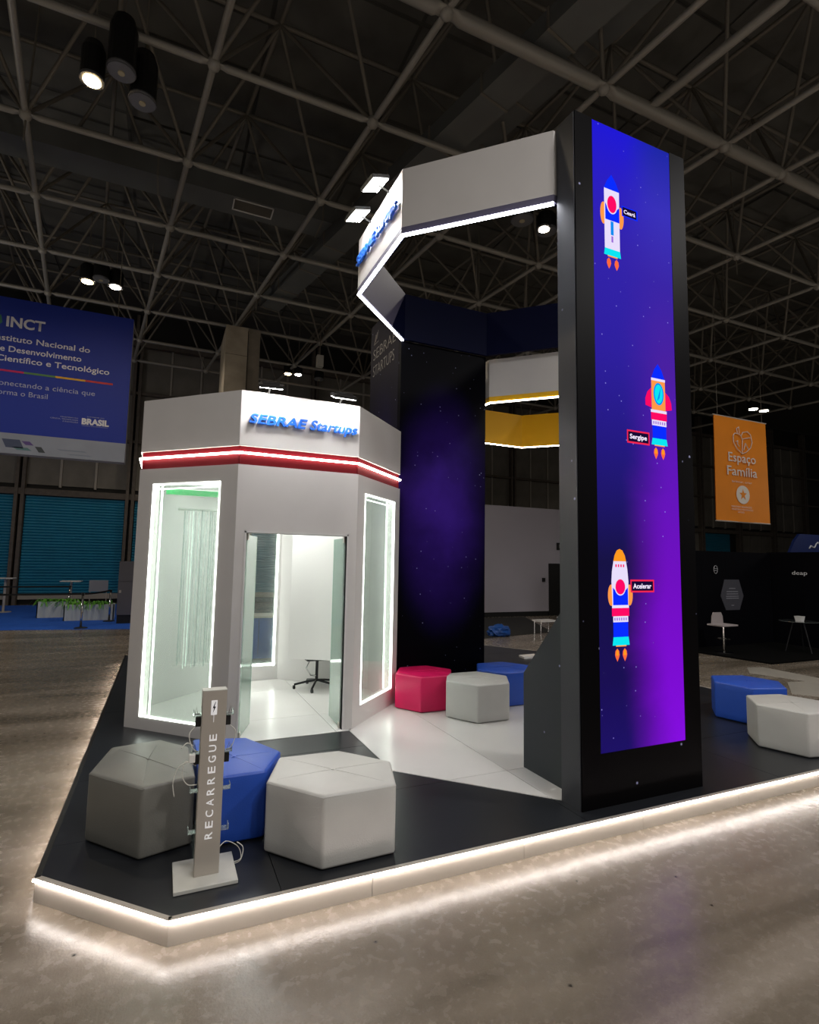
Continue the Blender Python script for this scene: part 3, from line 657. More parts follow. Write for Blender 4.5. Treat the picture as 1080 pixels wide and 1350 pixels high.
# wing with a slanted top
MB().plate((3.094, 0, 0), (0, 1, 0), (0, 0, 1), (1, 0, 0), [(3.575, DZ), (4.264, DZ), (4.264, .974), (3.742, 1.57), (3.575, 1.76)], 0, .09).build('wing_panel', star_print('wing_print', '#45494b', '#484a50', (3, 4, 1), (1, 1, 1), 6., amount=.6), tower)
# pictures shown on the screen: thin glowing shapes
def em(name, c, s=1.0): return mat('screen_'+name, '#000000', 1., emis=c, es=s, spec=0.)
E_BLUE = em('blue', '#0a2cff'); E_WHITE = em('white', '#e9defc'); E_PINK = em('pink', '#ff0a64'); E_OR = em('orange', '#ff9a48'); E_CY = em('cyan', '#0ce6f2'); E_CY2 = em('sky', '#0a8cf0')
E_RED = em('red', '#f02850'); E_DK = em('dark', '#160a34'); E_FL = em('flame', '#ff6a3c'); E_TXT = em('text', '#f4e8ff', 1.1); E_AMB = em('amber', '#ff9a20'); E_VIO = em('violet', '#9a6ad8')
YS = 3.352
def sp(poly, m, lay, name):
    return MB().plate((0, YS, 0), (1, 0, 0), (0, 0, 1), (0, -1, 0), poly, .0003+.0006*lay, .0008+.0006*lay).build(name, m, scr)
def ell(cx, cz, rx, rz, n=24, a0=0, a1=2*pi): return [(cx+rx*cos(a0+(a1-a0)*i/n), cz+rz*sin(a0+(a1-a0)*i/n)) for i in range(n if abs(a1-a0-2*pi) < 1e-6 else n+1)]
def rect(x0, x1, z0, z1): return [(x0, z0), (x1, z0), (x1, z1), (x0, z1)]
def drop(cx, zt, zb, w): return [(cx, zt), (cx+w*.8, zt-.02), (cx+w, zt-.05), (cx+w*.7, (zt+zb)/2-.02), (cx, zb), (cx-w*.7, (zt+zb)/2-.02), (cx-w, zt-.05), (cx-w*.8, zt-.02)]
# rocket 1 (top)
c = 3.36
sp(ell(c-.095, 4.98, .035, .10), E_OR, 0, 'booster'); sp(ell(c+.10, 4.98, .035, .10), E_OR, 0, 'booster')
sp(rect(c-.085, c+.085, 4.66, 5.215), E_WHITE, 1, 'rocket_body')
sp([(c-.088, 5.212), (c+.088, 5.212), (c+.05, 5.29), (c, 5.355), (c-.05, 5.29)], E_BLUE, 2, 'nose_cone')
sp([(c-.075, 4.93), (c+.085, 4.93), (c+.085, 5.07), (c+.05, 5.04), (c, 4.995), (c-.05, 5.04), (c-.075, 5.08)], E_BLUE, 2, 'hull_stripe')
sp(ell(c, 5.08, .062, .088), E_WHITE, 3, 'porthole_rim'); sp(ell(c, 5.08, .052, .078), E_PINK, 4, 'porthole')
sp(rect(c-.016, c+.016, 4.80, 4.925), E_CY2, 2, 'emblem'); sp(rect(c-.01, c+.01, 4.735, 4.79), E_VIO, 2, 'emblem')
sp([(c-.095, 4.61), (c+.095, 4.61), (c+.085, 4.67), (c-.085, 4.67)], E_CY, 2, 'engine_ring'); sp(rect(c-.055, c+.055, 4.598, 4.61), E_OR, 2, 'nozzle')
for q in (-.042, .045): sp(drop(c+q, 4.59, 4.49, .024), E_FL, 1, 'flame')
sp(rect(3.475, 3.66, 5.01, 5.105), E_BLUE, 1, 'tag_frame'); sp(rect(3.484, 3.645, 5.02, 5.096), E_DK, 2, 'tag')
text('tag_text', 'Ceará', (0, YS, 0), (1, 0, 0), (0, 0, 1), 3.497, 3.63, 5.040, .034, E_TXT, scr, depth=.0005, bold=.02, lift=.0022)
# rocket 2 (middle)
c = 3.86
sp([(c-.085, 3.52), (c-.13, 3.48), (c-.155, 3.42), (c-.155, 3.36), (c-.085, 3.345)], E_PINK, 0, 'fin'); sp([(c+.085, 3.50), (c+.13, 3.465), (c+.155, 3.41), (c+.16, 3.35), (c+.085, 3.335)], E_PINK, 0, 'fin')
sp(rect(c-.082, c+.082, 3.325, 3.60), E_OR, 1, 'rocket_body'); sp(rect(c-.084, c+.084, 3.59, 3.612), E_WHITE, 2, 'hull_band')
sp([(c-.08, 3.612), (c+.08, 3.612), (c+.045, 3.69), (c, 3.745), (c-.045, 3.69)], E_BLUE, 2, 'nose_cone')
sp(ell(c+.003, 3.475, .062, .10), E_CY2, 2, 'porthole_rim'); sp(ell(c+.003, 3.475, .048, .085), E_CY, 3, 'porthole'); sp([(c-.02, 3.41), (c+.012, 3.44), (c+.028, 3.54), (c+.016, 3.46), (c-.005, 3.42)], E_CY2, 4, 'glint')
sp(rect(c-.095, c+.095, 3.305, 3.33), E_WHITE, 2, 'hull_band'); sp(rect(c-.093, c+.095, 3.24, 3.305), E_PINK, 2, 'hull_band')
sp(rect(c-.085, c+.088, 3.19, 3.24), E_WHITE, 2, 'hull_band')
for q in range(6): sp(rect(c-.07+q*.026, c-.058+q*.026, 3.203, 3.228), E_VIO, 3, 'small_window')
sp(rect(c-.08, c+.085, 3.075, 3.19), E_BLUE, 2, 'hull_band'); sp([(c-.095, 3.02), (c+.097, 3.02), (c+.085, 3.078), (c-.082, 3.078)], E_CY, 2, 'engine_ring'); sp(rect(c-.06, c+.06, 3.01, 3.02), E_OR, 2, 'nozzle')
for q in (-.045, .04): sp(drop(c+q, 2.998, 2.895, .025), E_FL, 1, 'flame'); sp(drop(c+q, 2.995, 2.94, .015), E_AMB, 2, 'flame_core')
sp(rect(3.485, 3.742, 3.005, 3.118), E_RED, 1, 'tag_frame'); sp(rect(3.498, 3.729, 3.02, 3.104), E_DK, 2, 'tag')
text('tag_text', 'Sergipe', (0, YS, 0), (1, 0, 0), (0, 0, 1), 3.515, 3.71, 3.045, .038, E_TXT, scr, depth=.0005, bold=.025, lift=.0022)
# rocket 3 (bottom)
c = 3.378
sp(ell(c-.095, 1.74, .035, .085), E_OR, 0, 'booster'); sp(ell(c+.10, 1.74, .035, .085), E_OR, 0, 'booster')
sp([(c-.085, 1.66), (c+.085, 1.66), (c+.09, 1.85), (c+.08, 1.95), (c+.066, 2.02), (c-.066, 2.02), (c-.085, 1.93), (c-.092, 1.85)], E_WHITE, 1, 'rocket_body')
sp([(c-.068, 2.012), (c+.068, 2.012), (c+.055, 2.06), (c+.03, 2.10), (c, 2.112), (c-.03, 2.10), (c-.055, 2.06)], E_AMB, 2, 'nose_cone')
for q in range(4): sp(rect(c-.048+q*.027, c-.034+q*.027, 1.965, 1.987), E_PINK, 2, 'small_window')
sp([(c-.078, 1.66), (c+.082, 1.66), (c+.082, 1.80), (c+.05, 1.775), (c, 1.745), (c-.05, 1.775), (c-.078, 1.80)], E_BLUE, 2, 'hull_stripe')
sp(ell(c, 1.806, .06, .07), E_WHITE, 3, 'porthole_rim'); sp(ell(c, 1.806, .052, .061), E_PINK, 4, 'porthole')
sp(rect(c-.09, c+.09, 1.637, 1.66), E_WHITE, 2, 'hull_band'); sp(rect(c-.092, c+.092, 1.572, 1.637), E_PINK, 2, 'hull_band'); sp(rect(c-.08, c+.08, 1.525, 1.572), E_WHITE, 2, 'hull_band')
for q in range(6): sp(rect(c-.068+q*.024, c-.057+q*.024, 1.538, 1.56), E_VIO, 3, 'small_window')
sp(rect(c-.08, c+.078, 1.405, 1.525), E_BLUE, 2, 'hull_band'); sp([(c-.09, 1.342), (c+.09, 1.342), (c+.08, 1.408), (c-.08, 1.408)], E_CY, 2, 'engine_ring'); sp(rect(c-.055, c+.055, 1.332, 1.342), E_OR, 2, 'nozzle')
for q in (-.042, .038): sp(drop(c+q, 1.318, 1.215, .024), E_FL, 1, 'flame'); sp(drop(c+q, 1.314, 1.26, .014), E_AMB, 2, 'flame_core')
sp(rect(3.49, 3.755, 1.76, 1.865), E_RED, 1, 'tag_frame'); sp(rect(3.503, 3.742, 1.774, 1.851), E_DK, 2, 'tag')
text('tag_text', 'Acelerar', (0, YS, 0), (1, 0, 0), (0, 0, 1), 3.518, 3.722, 1.793, .038, E_TXT, scr, depth=.0005, bold=.025, lift=.0022)

# ================================================================== POUFS
def pouf(verts, label, m, z1=.562, B=DZ+.0005):
    cx = sum(v[0] for v in verts)/6; cy = sum(v[1] for v in verts)/6
    t = thing('hexagonal_pouf', (cx, cy, DZ), label, 'pouf')
    t.location.z = B
    me = bpy.data.meshes.new('cushion_body'); b = bmesh.new(); z0 = DZ+.006
    lo = [b.verts.new((x-cx, y-cy, z0-DZ)) for x, y in verts]; hi = [b.verts.new((x-cx, y-cy, z1-DZ)) for x, y in verts]
    b.faces.new(lo[::-1]); top = b.faces.new(hi)
    for i in range(6): b.faces.new((lo[i], lo[(i+1) % 6], hi[(i+1) % 6], hi[i]))
    bmesh.ops.recalc_face_normals(b, faces=b.faces)
    bmesh.ops.bevel(b, geom=list(b.edges), offset=.018, segments=3, profile=.5, affect='EDGES')
    # slightly stuffed faces
    bmesh.ops.subdivide_edges(b, edges=[e for e in b.edges if e.calc_length() > .15], cuts=5, use_grid_fill=True)
    for v in b.verts:
        if v.co.z > z1-DZ-.001:
            r = v.co.to_2d().length; v.co.z += .008*max(0, 1-(r/.40)**2)
    b.to_mesh(me); b.free(); me.materials.append(m); me.polygons.foreach_set('use_smooth', [True]*len(me.polygons))
    o = bpy.data.objects.new('cushion_body', me); COL.objects.link(o); o.parent = t
    sm = MB(); h = z1-DZ-.014
    P = [Vector((x-cx, y-cy)) for x, y in verts]
    for i in range(6):
        a, b_ = P[i], P[(i+1) % 6]; a = a*(1-.010); b_ = b_*(1-.010)
        sm.tube([(a.x, a.y, h), (b_.x, b_.y, h)], .0035, 6)
    sm.build('piping', m, t, smooth=True, world=False)
    for q in (0, 2, 3, 5):
        w_ = P[q]*.93; cr_ = MB(); cr_.tube([(P[q].x*t_, P[q].y*t_, z1-DZ+.0075*max(0, 1-(P[q].length*t_/.40)**2)) for t_ in (.04, .3, .6, .85)], .0014, 5, r2=.0004); cr_.build('crease', m, t, smooth=True, world=False)
    MB().lathe((0, 0, z1-DZ+.006), [(.012, 0), (.011, .003), (.004, .005)], 10).build('button', m, t, world=False)
    MB().prism([(v.x*.93, v.y*.93) for v in P], 0, .008).build('base_board', BLACKM, t, world=False)
    return t
def hexv(cx, cy, R, rot): return [(cx+R*cos(radians(rot+60*i)), cy+R*sin(radians(rot+60*i))) for i in range(6)]
def leather(n, c, r=.42): return mat(n, c, r, bump=.12, bscale=120, noise=.03, nscale=5)
LW = leather('white_leatherette', '#c3c2be'); LG = leather('grey_leatherette', '#75746e'); LB = leather('blue_leatherette', '#2350b8'); LP = leather('pink_leatherette', '#e0125e')
pouf([(-.045, 3.845), (-.375, 4.24), (-.285, 4.735), (.05, 4.80), (.245, 4.55), (.262, 3.935)], 'grey hexagonal pouf at the left end of the platform', LG)
pouf([(.29, 3.90), (.38, 3.845), (.70, 3.85), (.868, 4.20), (.675, 4.62), (.285, 4.72)], 'blue hexagonal pouf behind the charging post', LB)
pouf([(.672, 3.67), (.955, 3.318), (1.432, 3.332), (1.55, 3.72), (1.275, 4.06), (.83, 4.08)], 'large white hexagonal pouf in the foreground', LW)
pouf(hexv(3.17, 6.535, .405, 0), 'pink hexagonal pouf at the foot of the starry wall', LP, B=DZ+.0056)
pouf(hexv(3.61, 5.93, .435, 0), 'white hexagonal pouf between the pink and a blue pouf', LW, B=DZ+.0056)
pouf(hexv(4.34, 6.43, .425, 0), 'blue hexagonal pouf behind the white one at the starry wall', LB, B=DZ+.0056)
pouf(hexv(6.76, 4.64, .44, 42), 'blue hexagonal pouf on the right behind a white pouf', LB)
pouf(hexv(6.16, 3.74, .44, 47), 'white hexagonal pouf cut by the right picture edge', LW)

# ================================================================== CHARGING POST
cg = thing('charging_post', (.318, 3.556, DZ), 'aluminium phone charging post with vertical white lettering', 'charging post')
MB().box((.143, 3.39, DZ+.001), (.485, 3.722, DZ+.022)).build('base_plate', mat('marble_white_plate', '#c9c8c0', .3, noise=.1, nscale=5), cg, bevel=.003)
MB().box((.253, 3.50, DZ+.022), (.389, 3.585, 1.19)).build('post', ALU, cg, bevel=.002)
MB().box((.253, 3.499, 1.19), (.389, 3.586, 1.194)).build('top_cap', mat('light_aluminium', '#c8c6c0', .4, .4), cg)
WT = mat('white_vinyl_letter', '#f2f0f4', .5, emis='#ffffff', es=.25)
# RECARREGUE reads upwards
for i, chr_ in enumerate('RECARREGUE'):
    z_ = .352+i*.0612; text('letter', chr_, (0, 3.4995, 0), (0, 0, 1), (-1, 0, 0), z_, z_+.038, -.341, .040, WT, cg, depth=.0012, bold=.01)
f = MB(); f.plate((0, 3.4995, 0), (1, 0, 0), (0, 0, 1), (0, -1, 0), rect(.302, .336, 1.052, 1.136), 0, .0012); f.plate((0, 3.4995, 0), (1, 0, 0), (0, 0, 1), (0, -1, 0), rect(.3175, .3205, 1.01, 1.052), 0, .0012)
ic = f.build('phone_icon', WT, cg)
MB().plate((0, 3.498, 0), (1, 0, 0), (0, 0, 1), (0, -1, 0), [(.325, 1.128), (.310, 1.092), (.318, 1.092), (.312, 1.062), (.329, 1.100), (.320, 1.100), (.328, 1.128)], 0, .001).build('bolt_icon', mat('dark_print', '#1a1626', .6), ic)
def holder(sx, z, dark, label=None):
    x = .253 if sx < 0 else .389
    f = MB(); f.box((x, 3.515, z), (x+sx*.045, 3.57, z+.004)); f.box((x+sx*.041, 3.515, z), (x+sx*.045, 3.57, z+.03)); f.box((x, 3.515, z), (x+sx*.003, 3.57, z+.045))
    f.build('phone_tray', CLEAR, cg)
    if dark:
        MB().box((x+sx*.002, 3.53, z-.062), (x+sx*.032, 3.56, z-.006)).build('charger_plug', BLACKM, cg, bevel=.003)
        f = MB(); f.tube([(x+sx*.02, 3.545, z+.01), (x+sx*.03, 3.545, z+.05), (x+sx*.036, 3.545, z+.012)], .0022, 6); f.tube([(x+sx*.01, 3.53, z+.012), (x+sx*.04, 3.53, z+.012)], .004, 6); f.build('clip', CHROME, cg)
for z, dk in ((1.045, True), (.83, True), (.615, False), (.385, False)): holder(-1, z, dk); holder(1, z-.005, dk)
MB().box((.195, 3.50, .79), (.228, 3.535, .835)).build('white_adapter', mat('white_plastic', '#e4e2dc', .4), cg, bevel=.003)
CABLE = mat('white_cable', '#cfccc4', .5)
def cable(pts):
    P = [Vector(p) for p in pts]; out = []
    for i in range(len(P)-1):
        p0, p1, p2, p3 = P[max(i-1, 0)], P[i], P[i+1], P[min(i+2, len(P)-1)]
        for k_ in range(6):
            t = k_/6; out.append(.5*((2*p1)+(p2-p0)*t+(2*p0-5*p1+4*p2-p3)*t*t+(-p0+3*p1-3*p2+p3)*t**3))
    out.append(P[-1]); MB().tube(out, .0028, 6).build('cable', CABLE, cg, smooth=True)
cable([(.225, 3.54, .985), (.19, 3.52, .95), (.205, 3.52, .88), (.235, 3.54, .84)])
cable([(.41, 3.54, .98), (.45, 3.53, .94), (.44, 3.53, .87), (.415, 3.54, .835)])
cable([(.20, 3.51, .80), (.14, 3.49, .78), (.115, 3.49, .70), (.125, 3.49, .62)])
cable([(.235, 3.54, .76), (.175, 3.51, .80), (.165, 3.51, .72), (.195, 3.52, .665), (.245, 3.53, .655)])
cable([(.15, 3.50, .88), (.18, 3.52, .90), (.215, 3.54, .875)])
cable([(.389, 3.57, .26), (.44, 3.62, .265), (.515, 3.66, .20), (.53, 3.64, .14), (.48, 3.62, .135)])
cable([(.48, 3.60, .136), (.52, 3.58, .16), (.535, 3.60, .22), (.50, 3.62, .25)])

# ================================================================== LEFT BACKGROUND
CARP = mat('blue_carpet', '#0b52b8', .95, noise=.08, nscale=3, bump=.2, bscale=90)
carpet = MB().prism([(-12, 17.75), (-3.854, 17.75), (-.1, 17.05), (-.1, 26.3), (-12, 26.3)], 0, .012).build('blue_carpet', CARP); tag(carpet, 'bright blue carpet in front of the teal shutters', 'carpet')
ban = thing('hanging_banner', (-3.6, 14, 4.15), 'big blue hanging box banner with white INCT lettering', 'banner')
BBL = mat('banner_blue', '#0d2c9a', .6)
MB().box((-7.2, 14.02, 4.15), (-.955, 14.30, 7.575)).build('frame_box', mat('banner_edge', '#9c9ba6', .5), ban)
MB().box((-7.2, 14.0, 4.59), (-.955, 14.02, 7.575)).build('printed_face', BBL, ban)
MB().box((-7.2, 14.0, 4.15), (-.955, 14.02, 4.59)).build('lower_strip', mat('banner_grey', '#8e95a6', .6, noise=.06, nscale=2), ban)
BT = mat('banner_white_print', '#dcdce4', .6)
TP = ((0, 14.0, 0), (1, 0, 0), (0, 0, 1))
text('title_text', 'INCT', *TP, -3.40, -2.69, 6.93, .215, BT, ban, depth=.003, bold=.03)
text('headline_text', 'Instituto Nacional do', *TP, left_of('Instituto Nacional do', 'stituto Nacional do', -3.46, -1.80), -1.80, 6.605, .125, BT, ban, depth=.003, bold=.012)
text('headline_text', 'de Desenvolvimento', *TP, left_of('de Desenvolvimento', 'e Desenvolvimento', -3.47, -1.955), -1.955, 6.37, .125, BT, ban, depth=.003, bold=.012)
text('headline_text', 'Científico e Tecnológico', *TP, left_of('Científico e Tecnológico', 'ientífico e Tecnológico', -3.37, -1.385), -1.385, 6.155, .125, BT, ban, depth=.003, bold=.012)
BT2 = mat('banner_thin_print', '#a9aeca', .6)
text('tagline_text', 'conectando a ciência que', *TP, left_of('conectando a ciência que', 'onectando a ciência que', -3.44, -1.64), -1.64, 5.62, .11, BT2, ban, depth=.003)
text('tagline_text', 'transforma o Brasil', *TP, left_of('transforma o Brasil', 'orma o Brasil', -3.44, -2.54), -2.54, 5.42, .11, BT2, ban, depth=.003)
for x0, x1, c_ in ((-4.0, -3.01, '#c8145a'), (-3.01, -2.423, '#5a8a4a'), (-2.423, -1.848, '#e0aa14'), (-1.848, -1.30, '#c8322a')):
    MB().box((x0, 13.996, 5.925), (x1, 14.0, 5.965)).build('colour_bar', mat('bar_'+c_[1:], c_, .6), ban)
text('partner_text', 'MINISTÉRIO DA', *TP, -2.27, -1.93, 5.055, .022, BT2, ban, depth=.003)
text('partner_text', 'CIÊNCIA, TECNOLOGIA', *TP, -2.46, -1.93, 5.005, .026, BT2, ban, depth=.003)
text('partner_text', 'E INOVAÇÃO', *TP, -2.22, -1.93, 4.955, .026, BT2, ban, depth=.003)
text('partner_text', 'GOVERNO DO', *TP, -1.76, -1.42, 5.115, .02, BT2, ban, depth=.003)
text('partner_text', 'BRASIL', *TP, -1.86, -1.32, 4.95, .125, BT, ban, depth=.003, bold=.05)
text('partner_text', 'UNIÃO E RECONSTRUÇÃO', *TP, -1.85, -1.34, 4.905, .018, BT2, ban, depth=.003)
f = MB(); f.plate((0, 13.998, 0), (1, 0, 0), (0, 0, 1), (0, -1, 0), [(-3.62, 7.13), (-3.50, 7.16), (-3.47, 7.0), (-3.55, 6.90), (-3.64, 6.98)], 0, .002); f.build('emblem', mat('emblem_green', '#3f7f6a', .6), ban)
for x0, z0, x1, z1, c_ in ((-3.3, 4.28, -2.9, 4.46, '#46506c'), (-3.1, 4.24, -2.75, 4.30, '#5b7d84'), (-2.95, 4.36, -2.72, 4.44, '#5c4a88'), (-2.7, 4.22, -2.5, 4.34, '#3e454d'), (-2.3, 4.3, -1.7, 4.33, '#7c8596'), (-2.1, 4.22, -1.6, 4.24, '#7c8596')):
    MB().plate((0, 14.0, 0), (1, 0, 0), (0, 0, 1), (0, -1, 0), [(x0, z1), (x0+.08, z0), (x1, z0), (x1-.08, z1)], 0, .002).build('picture_patch', mat('patch_'+c_[1:], c_, .7), ban)
for x in (-6.8, -4, -1.3): MB().tube([(x, 14.15, 7.57), (x, 14.15, 10)], .008, 5).build('hanging_wire', STEELD, ban)
# planters
FERN = mat('fern_leaf', '#62a834', .6, noise=.4, nscale=3); POT = mat('white_planter', '#c9cecb', .6)
def planter(x0, x1, y0, y1, h, label, seed):
    t = thing('fern_planter', ((x0+x1)/2, (y0+y1)/2, .012), label, 'planter', 'white fern planters on the blue carpet')
    f = MB(); th = .03
    f.box((x0, y0, .012), (x1, y0+th, h)); f.box((x0, y1-th, .012), (x1, y1, h)); f.box((x0, y0, .012), (x0+th, y1, h)); f.box((x1-th, y0, .012), (x1, y1, h)); f.box((x0+th, y0+th, .012), (x1-th, y1-th, h-.06)); f.build('trough', POT, t)
    rnd = random.Random(seed); f = MB()
    for i in range(110):
        bx = rnd.uniform(x0+.08, x1-.08); by = rnd.uniform(y0+.05, y1-.05); an = rnd.uniform(0, 2*pi); L_ = rnd.uniform(.25, .5); up = rnd.uniform(.12, .3); n = 6
        prev = None; wv = Vector((-sin(an), cos(an), 0)); vs = []
        for k_ in range(n+1):
            t_ = k_/n; p = Vector((bx+cos(an)*L_*t_, by+sin(an)*L_*t_, h-.05+up*4*t_*(1-t_*.95)*.55-.12*t_*t_)); w = .045*(1-t_)*(.3+t_*2 if t_ < .35 else 1)*(1 if k_ % 2 else .55)+.004
            vs += [p+wv*w, p-wv*w]
        f.add(vs, [(2*q, 2*q+1, 2*q+3, 2*q+2) for q in range(n)])
    o = f.build('fern_fronds', FERN, t); o['kind'] = 'stuff'
planter(-3.62, -2.52, 20.85, 21.35, .52, 'white trough of ferns, the left one at the blue carpet', 3)
planter(-2.72, -1.36, 19.7, 20.2, .50, 'white trough of ferns, the right one at the blue carpet', 5)
# barrier posts and belts
def barrier(x, y, label):
    t = thing('barrier_post', (x, y, .012), label, 'barrier post', 'belt barrier posts by the blue carpet')
    MB().lathe((x, y, .012), [(.17, 0), (.17, .012), (.14, .025), (.03, .04)], 24).build('foot', BLACKM, t)
    MB().lathe((x, y, .05), [(.03, 0), (.03, .86)], 12).build('tube', CHROME, t, smooth=True)
    MB().lathe((x, y, .91), [(.036, 0), (.036, .06), (.02, .07)], 12).build('belt_head', BLACKM, t)
barrier(-2.0, 17.62, 'chrome belt post with a black foot, nearest the concrete')
barrier(-1.45, 19.3, 'chrome belt post beside the dark grey cabinet')
barrier(-2.9, 22.0, 'chrome belt post behind the left fern trough'); barrier(-6.4, 17.9, 'chrome belt post beyond the left picture edge')
def belt(a, b, sag, label):
    m = MB(); a, b = Vector(a), Vector(b); n = 10; vs = []
    for i in range(n+1):
        t = i/n; p = a+(b-a)*t; p.z -= sag*4*t*(1-t); vs += [p+Vector((0, 0, .025)), p-Vector((0, 0, .025))]
    k_ = len(vs); vs2 = [v+Vector((0, .004, 0)) for v in vs]
    m.add(vs+vs2, [(2*i, 2*i+1, 2*i+3, 2*i+2) for i in range(n)]+[(k_+2*i, k_+2*i+2, k_+2*i+3, k_+2*i+1) for i in range(n)]); o = m.build('barrier_belt', mat('black_webbing', '#0a0a0b', .8)); tag(o, label, 'belt')
belt((-6.36, 17.9, .95), (-2.04, 17.62, .95), .02, 'black belt stretched left of the nearest barrier post')
belt((-1.96, 17.65, .95), (-1.48, 19.28, .95), .02, 'short black belt between the two nearer barrier posts')
belt((-7.5, 22.0, .95), (-2.94, 22.0, .95), .01, 'black belt in front of the teal shutter')
cab = thing('steel_cabinet', (-.9, 18.7, .012), 'dark grey upright cabinet beside the ferns left of the booth', 'cabinet')
GM = mat('grey_cabinet', '#5c5a60', .5)
MB().box((-1.215, 18.55, .26), (-.6, 19.1, 1.86)).build('body', GM, cab); MB().box((-1.2, 18.58, .012), (-.62, 19.08, .26)).build('plinth', BLACKM, cab)
MB().box((-1.205, 18.53, 1.27), (-.61, 18.55, 1.85)).build('upper_door', GM, cab); dr = MB().box((-1.205, 18.53, .27), (-.61, 18.55, 1.26)).build('lower_door', GM, cab); MB().box((-1.18, 18.515, .92), (-1.12, 18.53, 1.0)).build('lock', ALU, dr)
def bistro(x, y, h, w, label):
    t = thing('high_table', (x, y, .012), label, 'table')
    MB().box((x-w/2, y-.3, h-.03), (x+w/2, y+.3, h)).build('table_top', WHITE2, t); MB().tube([(x, y, .03), (x, y, h-.03)], .04, 10).build('pedestal', ALU, t); MB().lathe((x, y, .012), [(.24, 0), (.24, .02)], 20).build('foot', ALU, t)
bistro(-3.0, 23, 1.11, .64, 'white high table behind the left fern trough'); bistro(-5.0, 23.2, 1.20, .5, 'white high table before the shutter post at the left')
pn = thing('white_display_board', (-2.13, 23, .012), 'pale low display board behind the right fern trough', 'board')
MB().box((-2.44, 22.97, .72), (-1.83, 23.03, 1.13)).build('board', mat('board_grey', '#8e9098', .6), pn); 
for x in (-2.4, -1.87): MB().tube([(x, 23, .012), (x, 23, .75)], .015, 6).build('leg', ALU, pn)

# ================================================================== MIDDLE BACKGROUND
mw = MB().box((6.0, 17.5, .18), (20.0, 17.7, 4.21)); mwo = mw.build('wall_middle', mat('grey_partition', '#b3aeb8', .7, noise=.03, nscale=.6)); tag(mwo, 'plain grey partition wall at mid distance', kind='structure')
MB().box((6.0, 17.52, 0), (20.0, 17.68, .18)).build('baseboard_middle', mat('dark_base', '#121212', .7), mwo)
dm = MB().box((13.9, 17.46, 0), (14.9, 17.5, 2.04)).build('door_1', BLACKM, mwo); MB().box((14.75, 17.43, .98), (14.85, 17.46, 1.02)).build('handle', ALU, dm)
tag(MB().box((13.58, 17.44, 1.32), (13.70, 17.5, 1.47)).build('door_keypad', BLACKM), 'small black box on the grey wall left of the dark door', 'keypad')
sg = MB().box((14.30, 17.44, 2.58), (14.75, 17.5, 2.87)).build('door_sign', BLACKM); tag(sg, 'small black sign on the grey wall above the dark door', 'sign'); MB().box((14.38, 17.435, 2.66), (14.44, 17.44, 2.80)).build('pictogram', mat('dim_white', '#777777', .6), sg)
dc = MB().prism([(7.0, 12.4), (10.6, 13.2), (12.6, 17.3), (8.6, 17.3)], 0, .01).build('dark_carpet', mat('dark_strip_m', '#1b1a18', .95)); tag(dc, 'dark floor strip in front of the grey partition wall', 'carpet')  # thin dark sheet lying on the floor
# crumpled blue bag
me = bpy.data.meshes.new('blue_bag'); b = bmesh.new(); bmesh.ops.create_icosphere(b, subdivisions=3, radius=.3); rnd = random.Random(4)
for v in b.verts: v.co *= 1+rnd.uniform(-.16, .12); v.co.z = max(v.co.z*.65, -.12); v.co.x *= 1.15
b.to_mesh(me); b.free(); me.materials.append(mat('blue_plastic_bag', '#1b4a92', .35)); bag = bpy.data.objects.new('blue_bag', me); COL.objects.link(bag); bag.location = (8.55, 12.9, .13); tag(bag, 'crumpled blue plastic bag on the floor behind the starry wall', 'bag')
def low_table(x, y, z0, label):
    t = thing('white_chair', (x, y, z0), label, 'chair')
    MB().lathe((x, y, z0+.40), [(.20, 0), (.23, .03), (.21, .05)], 20).build('seat', WHITE2, t)
    f = MB()
    for i in range(10):
        a0 = radians(-60+i*12); a1 = radians(-60+(i+1)*12)
        f.prism([(x+.2*cos(a0), y+.2*sin(a0)), (x+.23*cos(a0), y+.23*sin(a0)), (x+.23*cos(a1), y+.23*sin(a1)), (x+.2*cos(a1), y+.2*sin(a1))], z0+.43, z0+.75)
    f.build('backrest', WHITE2, t)
    for i in range(4): an = pi/4+i*pi/2; MB().tube([(x+.12*cos(an), y+.12*sin(an), z0+.4), (x+.2*cos(an), y+.2*sin(an), z0)], .012, 6).build('leg', CHROME, t)
low_table(10.9, 13.0, 0, 'white shell chair half hidden by the tower wing')
lt = thing('white_side_table', (10.1, 12.9, 0), 'low white table beside the shell chair near the tower wing', 'table')
MB().box((9.8, 12.7, .36), (10.4, 13.1, .40)).build('table_top', WHITE2, lt)
for x in (9.85, 10.35):
    for y in (12.75, 13.05): MB().tube([(x, y, 0), (x, y, .36)], .012, 6).build('leg', CHROME, lt)
sf = thing('white_floor_tray', (6.75, 9.2, DZ), 'thin white flat tray lying beside the tower wing', 'tray'); MB().prism([(6.55, 9.0), (6.95, 9.05), (7.0, 9.3), (6.6, 9.25)], DZ, DZ+.035).build('tray', WHITE2, sf)

